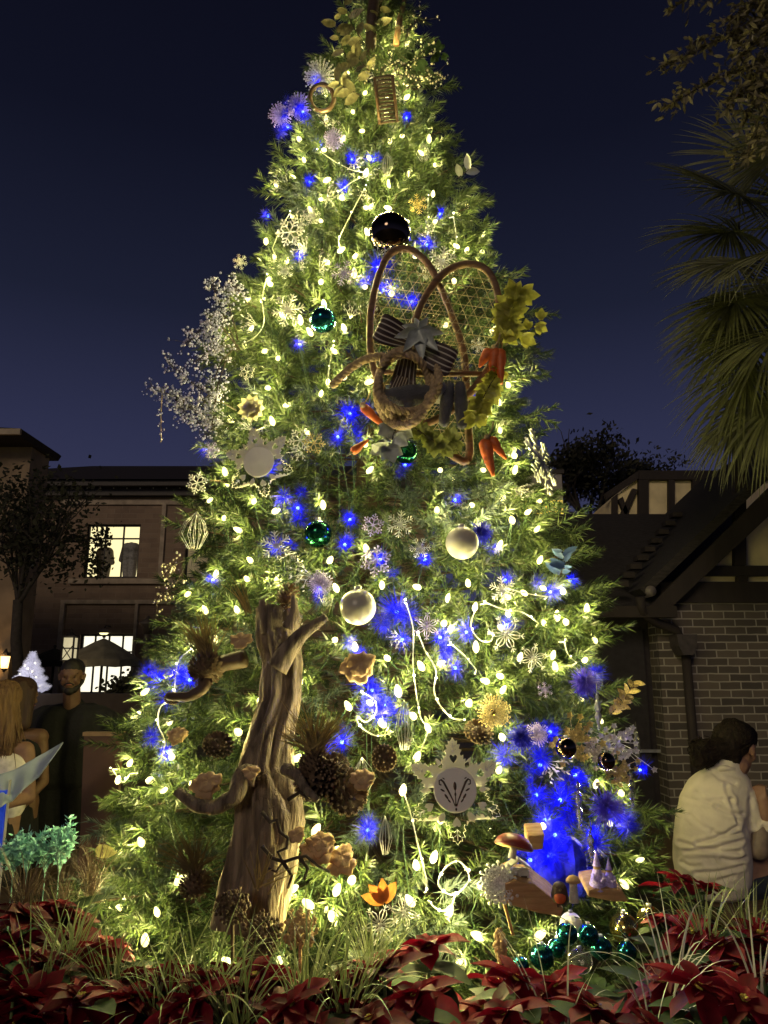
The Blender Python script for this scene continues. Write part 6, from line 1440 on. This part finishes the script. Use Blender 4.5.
q.tube([S(713, 771, .0), S(722, 768, -.07), S(733, 769, -.05), S(738, 774, .04), S(728, 770, .1), S(717, 769, .07), S(713, 771, .0)], .016, 8); q.build('collar', m_shirt, sw)
q = MB(); cap(q, S(705, 886, .0), .10, S(742, 884, .04), .115); cap(q, S(742, 882, .04), .115, S(800, 872, .12), .10); cap(q, S(800, 872, .12), .095, S(806, 985, .2), .07); remesh(q, .012, 2).build('trousers', mat('navy_denim', (.012, .016, .035), .85, nscale=60), sw)
q = MB(); cap(q, Vector((S(806, 985, .2).x, SY+.25, .05)), .045, Vector((S(806, 985, .2).x+.16, SY+.38, .04)), .04); q.build('shoe', black, sw)
o = MB(); bc = S(757, 838, -.06); 
cap(o, bc+Vector((0, 0, -.05)), .06, bc+Vector((.02, 0, .03)), .045); bg_ = thing('handbag', 'small grey brown bag at the seated woman\'s elbow', 'bag', tuple(bc)); remesh(o, .008, 2).build('pouch', mat('taupe_leather', (.20, .15, .12), .6), bg_)
o = MB(); o.tube([bc+Vector((-.02, 0, .06)), bc+Vector((.0, .01, .16)), bc+Vector((.04, .02, .06))], .006, 6); o.build('strap', M_['bronze'], bg_)

# ------------------------------------------------------------ planting
SOIL = .46
def poinsettia(seed):
    rr = random.Random(seed); t = thing('poinsettia', 'x', 'poinsettia'); ql = MB(); qs = MB()
    heads = [(0, 0, .36)]+[(.14*math.cos(a), .14*math.sin(a), rr.uniform(.20, .34)) for a in [rr.uniform(0, .8)+2*PI*k/4 for k in range(4)]]
    for hx, hy, hz in heads:
        qb = MB(); qc = MB()
        qs.tube([(hx*.2, hy*.2, 0), (hx*.6, hy*.6, hz*.55), (hx, hy, hz)], [.006, .005, .004], 5)
        tilt = Vector((hx*1.6+rr.uniform(-.3, .3), hy*1.6-.15+rr.uniform(-.3, .3), 1)).normalized(); M = Matrix.Translation((hx, hy, hz)) @ basis(tilt, rr.uniform(0, 6))
        z = M.to_3x3() @ Vector((0, 0, 1)); hs_ = rr.uniform(.8, 1.1)
        for ring_, (n, L, el, wd) in enumerate(((6, .122, -.05, .031), (6, .088, .35, .024), (4, .045, .7, .013))):
            for k in range(n):
                a = 2*PI*(k+.5*ring_+rr.uniform(-.2, .2))/n; d = M.to_3x3() @ Vector((math.cos(a), math.sin(a), el+rr.uniform(-.2, .25)))
                cc = rr.uniform(.5, 1.35)*{1: .6, 2: 1.0, 3: 1.2, 4: .8}[seed]
                qb.blade(Vector((hx, hy, hz))+z*.004*ring_, d, z+Vector((rr.gauss(0, .25), rr.gauss(0, .25), 0)), L*hs_*rr.uniform(.7, 1.15), wd*hs_, rr.uniform(.1, .9), 7, rr.uniform(.15, .5), lambda s: (math.sin(PI*min(1, .08+.92*s**.85)))*(1+.16*math.sin(s*11)) if s < .98 else .02, [(cc, cc, cc), (cc*.6, cc*.6, cc*.65)])
        for k in range(6): a = k*1.1; qc.ball(Vector((hx, hy, hz))+z*.010+(M.to_3x3() @ Vector((math.cos(a), math.sin(a), 0)))*.0065, .005, 6, 4)
        fl = qb.build('flower', M_['red'], t); sub('flower_centre', qc, M_['cyath'], fl)
        for k in range(6):
            a = 2*PI*k/6+rr.random(); d = Vector((math.cos(a), math.sin(a), rr.uniform(-.1, .45))); zz = hz*rr.uniform(.55, .97)
            ql.blade((hx*zz/hz, hy*zz/hz, zz), d, (0, 0, 1), rr.uniform(.11, .17), .036, .5, 5, .25)
    ql.build('leaves', M_['pleaf'], t); qs.build('stems', M_['carrottop'], t); return t
protos = [poinsettia(s) for s in (1, 2, 3, 4)]
PO = [(22,928,2.5),(58,910,2.65),(98,958,2.35),(40,972,2.25),(12,1010,2.05),(80,1008,2.05),(128,1006,2.08),(165,985,2.2),(212,1000,2.1),(255,985,2.2),(292,1012,2.03),(340,1004,2.08),(385,978,2.22),(428,950,2.36),(415,1000,2.08),
      (468,1008,2.04),(516,992,2.2),(556,996,2.22),(505,1016,2.0),(592,1018,2.02),(622,1010,2.08),(664,992,2.2),(692,938,2.5),(722,958,2.4),(700,1006,2.06),(762,946,2.5),(745,1014,2.02),(682,886,2.95),(764,988,2.18),(650,1020,1.98),(186,1022,1.98),(370,1022,1.98)]
LM = [('at the far left under the grass', 22), ('in front of the dry brown grass at left', 58)]
land = ['far left, low before the brown grass', 'left, topmost of the left red patch beside the brown grass', 'left, before the lowest left bright bulbs', 'left, in the middle of the left red patch', 'bottom left corner', 'bottom edge, second from the left corner', 'bottom edge, third from the left corner', 'left, between two green grass clumps', 'bottom, below the bright bulb left of the stump', 'under the bright bulb at the stump foot', 'bottom edge, below the stump', 'bottom edge, right of the grass below the stump', 'under the big silver snowflakes',
        'the brightly lit one under the bright low bulb in mid picture', 'bottom, below the brightly lit middle one', 'bottom edge, between the two bright low bulbs', 'the bright one left of the teal baubles', 'the bright one directly below the teal baubles', 'bottom edge, under the bright one left of the teal baubles', 'bottom edge, below the clear bauble', 'at the left foot of the tall white grass', 'within the tall white grass', 'behind the tall white grass under the seated woman', 'right of the tall white grass', 'bottom, right of the tall white grass foot', 'right edge, level with the seat rim', 'bottom right corner', 'the bright small one right against the seated woman', 'right edge, lower of two', 'bottom edge, under the tall white grass', 'bottom edge, before the green grass left of the stump', 'bottom edge, under the big silver snowflakes']
first = [True]*4
for i, (px, py, Y) in enumerate(PO):
    if i in (11, 15, 20, 29): continue
    p = at(px, py, Y); s = max(.6, (p.z-SOIL)/.345); k = 2 if i in (13, 16, 17, 27, 24) else i % 4  # plants meant to look lit get brighter bracts, light put into colour
    if i == 27: s = .8
    M = Matrix.Translation((p.x, p.y, max(SOIL, p.z-.345*s))) @ Matrix.Rotation(rnd.uniform(0, 6.28), 4, 'Z') @ Matrix.Scale(s*rnd.uniform(.95, 1.05), 4)
    lab = 'red poinsettia '+land[i]
    if first[k]: first[k] = False; o = protos[k]; o.matrix_world = M; o['label'] = lab; o['group'] = 'red poinsettias planted round the tree'
    else: dup(protos[k], M, lab, 'red poinsettias planted round the tree')
def grassclump(seed, n, L, cols, spread, wd):
    rr = random.Random(seed); t = thing('grass_clump', 'x', 'grass clump'); q = MB()
    for i in range(n):
        a = rr.uniform(0, 6.283); e_ = rr.uniform(.15, spread); d = Vector((math.cos(a)*e_, math.sin(a)*e_, 1)); c = cols[rr.randrange(len(cols))]; b = rr.uniform(.75, 1.2)
        q.blade((rr.gauss(0, .02), rr.gauss(0, .02), 0), d, (-math.sin(a)*.2+d.x, d.y, -e_), L*rr.uniform(.6, 1.15), wd, rr.uniform(.35, 1.5), 9, .3, lambda s: (1-s**2.5)+.03, [tuple(x*b for x in c[0]), tuple(x*b for x in c[1])])
    q.build('blades', M_['lirio'], t); return t
gp_ = [grassclump(11, 34, .42, [((.42, .44, .22), (.09, .15, .04)), ((.34, .38, .16), (.10, .17, .05))], .8, .0042), grassclump(12, 30, .42, [((.42, .44, .22), (.12, .2, .06))], .65, .0045),
       grassclump(13, 13, .50, [((.55, .53, .48), (.40, .40, .36))], .75, .0042), grassclump(14, 70, .42, [((.12, .075, .055), (.10, .06, .045)), ((.17, .12, .08), (.12, .08, .05))], .7, .0024)]
GR = [(24,905,2.6,3,'dry brown grass clump at the far left beside the teal sprigs'),(62,900,2.75,3,'dry brown grass clump under the brown panel'),(92,880,2.85,3,'dry brown grass clump nearest the left foot of the tree'),(40,1000,2.2,0,'cream edged grass clump low in the left red patch'),(70,955,2.4,1,'cream edged grass clump high in the left red patch'),(112,985,2.25,0,'cream edged grass clump below the leftmost low bulbs'),
      (160,1010,2.12,0,'cream edged grass clump left of the lowest bright bulb'),(196,1020,2.06,1,'dense cream edged grass clump in front left of the stump'),(236,1020,2.04,0,'cream edged grass clump at bottom below the stump'),(305,1000,2.15,1,'cream edged grass clump right of the stump foot'),(345,1005,2.12,0,'cream edged grass clump left of the big silver snowflakes'),(372,965,2.3,1,'yellowish grass clump right by the big silver snowflakes'),
      (655,1022,2.12,2,'tall white grass clump lit violet in front of the gilt baubles'),(672,985,2.2,2,'tall white grass clump just behind the violet lit one'),(560,1040,2.1,2,'white arching grass clump below the teal baubles'),(705,940,2.5,1,'grass clump in front of the seated woman'),(750,935,2.55,0,'grass clump at the right edge before the planter rim'),(765,1000,2.1,2,'white arching grass clump at the right edge')]
fg = [True]*4
for i, (px, py, Y, k, lab) in enumerate(GR):
    p = at(px, py, Y); M = Matrix.Translation((p.x, p.y, max(SOIL, p.z-.05))) @ Matrix.Rotation(rnd.uniform(0, 6.28), 4, 'Z') @ Matrix.Scale(rnd.uniform(.85, 1.1)*(.60 if k == 3 else .72), 4)
    gname = 'ornamental grass clumps planted round the tree'
    if fg[k]: fg[k] = False; o = gp_[k]; o.matrix_world = M; o['label'] = lab; o['group'] = gname
    else: dup(gp_[k], M, lab, gname)
# frosted teal sprigs
m_teal = mat('teal_frost', (.28, .60, .54), .6, var=.35, nscale=60)
for (px, py, h, lab) in ((60, 862, 36, 'frosted teal sprig, the tallest, beside the brown panel'), (46, 862, 30, 'frosted teal sprig second from the brown panel'), (28, 862, 26, 'frosted teal sprig third from the brown panel'), (14, 864, 24, 'short frosted teal sprig under the satin cloth')):
    b = at(px, py, 3.0); m = mpp(b); t = thing('teal_sprig', lab, 'artificial plant', tuple(b-Vector((0, 0, .25))), 'frosted teal sprigs at left'); qs = MB(); ql = MB()
    for k in range(11):
        tip = b+Vector((rnd.uniform(-.42, .42)*h*m, rnd.uniform(-.1, .1), h*m*rnd.uniform(.45, 1.05))); pts = [b-Vector((0, 0, .25)), b-Vector((0, 0, .04)), b.lerp(tip, .5)+Vector((0, 0, .01)), tip]; qs.tube(pts, .0025, 5)
        for j in range(40):
            p = b.lerp(tip, rnd.uniform(.0, 1))+Vector((rnd.gauss(0, .008), 0, rnd.gauss(0, .008))); d = Vector((rnd.gauss(0, 1), rnd.gauss(0, 1), rnd.gauss(.5, .7))); ql.blade(p, d, d.orthogonal(), .026, .0065, 0, 2, .2)
    qs.build('stem', m_teal, t); ql.build('leaves', m_teal, t)
# low leafy ground cover between the plants
q = MB()
for i in range(5200):
    x = rnd.uniform(PB[0]+.05, PB[2]-.05); y = rnd.uniform(PB[1]+.05, PB[3]-.1)
    z = SOIL+rnd.uniform(.0, .16)*min(1, max(.2, (y-1.2)*.8))
    a = rnd.random()*6.28; q.blade((x, y, z), (math.cos(a), math.sin(a), rnd.uniform(-.2, .7)), (0, 0, 1), rnd.uniform(.04, .09), rnd.uniform(.012, .022), .4, 3, .2)
o = q.build('ground_cover', M_['pleaf'], None); o['kind'] = 'stuff'; o['label'] = 'dark low leaves covering the soil between the plants'
# ------------------------------------------------------------ needles of the fir (built last so that they part around the ornaments)
def needles():
    SH = []      # shoots: base, dir, length, nneedle, tint kind
    wood = MB(); wood.tube([(axx(.6), AY, .45), (axx(3), AY, 3), (axx(ZTOP), AY, ZTOP-.1)], [.11, .07, .015], 12)
    z = ZBOT
    while z < ZTOP-.02:
        r = rad(z); nb = max(7, int(2*PI*r/.18))
        a0 = rnd.random()*6.28
        for i in range(nb):
            a = a0+2*PI*(i+rnd.uniform(-.35, .35))/nb
            out = Vector((math.cos(a), math.sin(a), 0))
            back = out.y > .35
            if back and rnd.random() < .45: continue
            zb = z+rnd.uniform(-.05, .05)
            lump = mnoise.noise(Vector((math.cos(a)*2.2, math.sin(a)*2.2, zb*3.2)))
            L = r*(0.89+.22*lump+rnd.uniform(-.05, .05))+rnd.uniform(-.13, .06)+(rnd.random() < .08)*.07
            slope = rnd.uniform(-.12, .18)
            st = Vector((axx(zb), AY, zb-slope*L*.5))
            tip = st+out*L+Vector((0, 0, slope*L*.5))
            side = Vector((-out.y, out.x, 0))
            frost = mnoise.noise(Vector((a*1.7, zb*1.9, 4.2))) > .38
            if rnd.random() < .35: wood.tube([st, tip], [.008, .004], 4, False)
            # leader
            d = (out+Vector((0, 0, rnd.uniform(-.1, .45)))+side*rnd.uniform(-.25, .25)).normalized()
            SH.append((tip-d*.08, d, rnd.uniform(.13, .19), frost))
            ns = 4 if not back else 3
            for k in range(ns):
                t = rnd.uniform(.0, .42) if k else rnd.uniform(.35, .7)
                p = tip-out*(t*min(1, .35+r)*.75)
                s = 1 if k % 2 else -1
                d = (out*rnd.uniform(.5, 1.0)+side*s*rnd.uniform(.1, .9)+Vector((0, 0, rnd.uniform(-.7, .6)))).normalized()
                SH.append((p, d, rnd.uniform(.10, .17), frost))
        z += .10+.02*r
    for p in WB:
        o = outward(p); side = Vector((-o.y, o.x, 0))
        for k in range(3):
            d = (o+side*rnd.uniform(-.8, .8)+Vector((0, 0, rnd.uniform(-.8, .6)))).normalized(); SH.append((p-o*.09+side*rnd.uniform(-.05, .05)+Vector((0, 0, rnd.uniform(-.05, .05))), d, rnd.uniform(.10, .15), False))
    nS = len(SH); K = 50
    P = np.array([tuple(s[0]) for s in SH]); D = np.array([tuple(s[1]) for s in SH]); LL = np.array([s[2] for s in SH]); FR = np.array([s[3] for s in SH])
    T = (np.arange(K)/K)[None, :].repeat(nS, 0)+npr.uniform(0, 1/K, (nS, K))
    base = P[:, None, :]+D[:, None, :]*(T*LL[:, None])[:, :, None]
    base[:, :, 2] += (T**2)*.012
    # perpendicular frame
    up = np.tile(np.array([0, 0, 1.0]), (nS, 1)); A = np.cross(D, up); A /= np.maximum(np.linalg.norm(A, axis=1, keepdims=True), 1e-6); B = np.cross(A, D)
    ph = npr.uniform(0, 2*PI, (nS, K))
    ang = R(56)-R(26)*T+npr.normal(0, .12, (nS, K))
    nd = D[:, None, :]*np.cos(ang)[..., None]+(A[:, None, :]*np.cos(ph)[..., None]+B[:, None, :]*np.sin(ph)[..., None])*np.sin(ang)[..., None]
    nl = npr.uniform(.045, .078, (nS, K))*(1-.25*T)
    tipv = base+nd*nl[..., None]
    tipv[:, :, 2] -= .004
    base = base.reshape(-1, 3); tipv = tipv.reshape(-1, 3); nd = nd.reshape(-1, 3)
    fr = FR.repeat(K)
    mid = (base+tipv)/2
    keep = np.ones(len(base), bool)
    for p, r, reach in CLEAR:
        p = np.array(p); dv = np.array(tuple((CAM-Vector(p)).normalized()))
        rel = mid-p; t = rel @ dv; rad2 = (rel**2).sum(1)-t*t
        keep &= ~((t > -min(r*.6, .045)) & (t < reach) & (rad2 < r*r))
    keep &= mid[:, 2] > .47
    base = base[keep]; tipv = tipv[keep]; nd = nd[keep]; fr = fr[keep]; n = len(base)
    rv = npr.normal(size=(n, 3)); sd = np.cross(nd, rv); sd /= np.maximum(np.linalg.norm(sd, axis=1, keepdims=True), 1e-6)
    wd = npr.uniform(.0028, .0046, (n, 1))
    V = np.empty((n, 3, 3), np.float32); V[:, 0] = base-sd*wd; V[:, 1] = base+sd*wd; V[:, 2] = tipv
    o = np.array(tuple(ORIG[tree.name])); V -= o
    me = bpy.data.meshes.new('crown')
    me.vertices.add(n*3); me.vertices.foreach_set('co', V.reshape(-1))
    me.loops.add(n*3); me.loops.foreach_set('vertex_index', np.arange(n*3, dtype=np.int32))
    me.polygons.add(n); me.polygons.foreach_set('loop_start', np.arange(0, n*3, 3, dtype=np.int32))
    try: me.polygons.foreach_set('loop_total', np.full(n, 3, np.int32))
    except Exception: pass
    c = np.empty((n, 4), np.float32); c[:, 3] = 1
    u = npr.random((n, 1)); g1 = np.array([.016, .038, .017]); g2 = np.array([.098, .136, .040]); f1 = np.array([.075, .108, .09]); f2 = np.array([.14, .18, .15])
    c[:, :3] = np.where(fr[:, None], f1+(f2-f1)*u, g1+(g2-g1)*u)
    a = me.color_attributes.new('tint', 'FLOAT_COLOR', 'POINT'); a.data.foreach_set('color', np.repeat(c, 3, axis=0).ravel())
    me.update(calc_edges=True); me.validate()
    link('crown', me, M_['needle'], tree)
    wood.build('trunk', M_['bark'], tree)
    print('needles', n, 'shoots', nS)
needles()
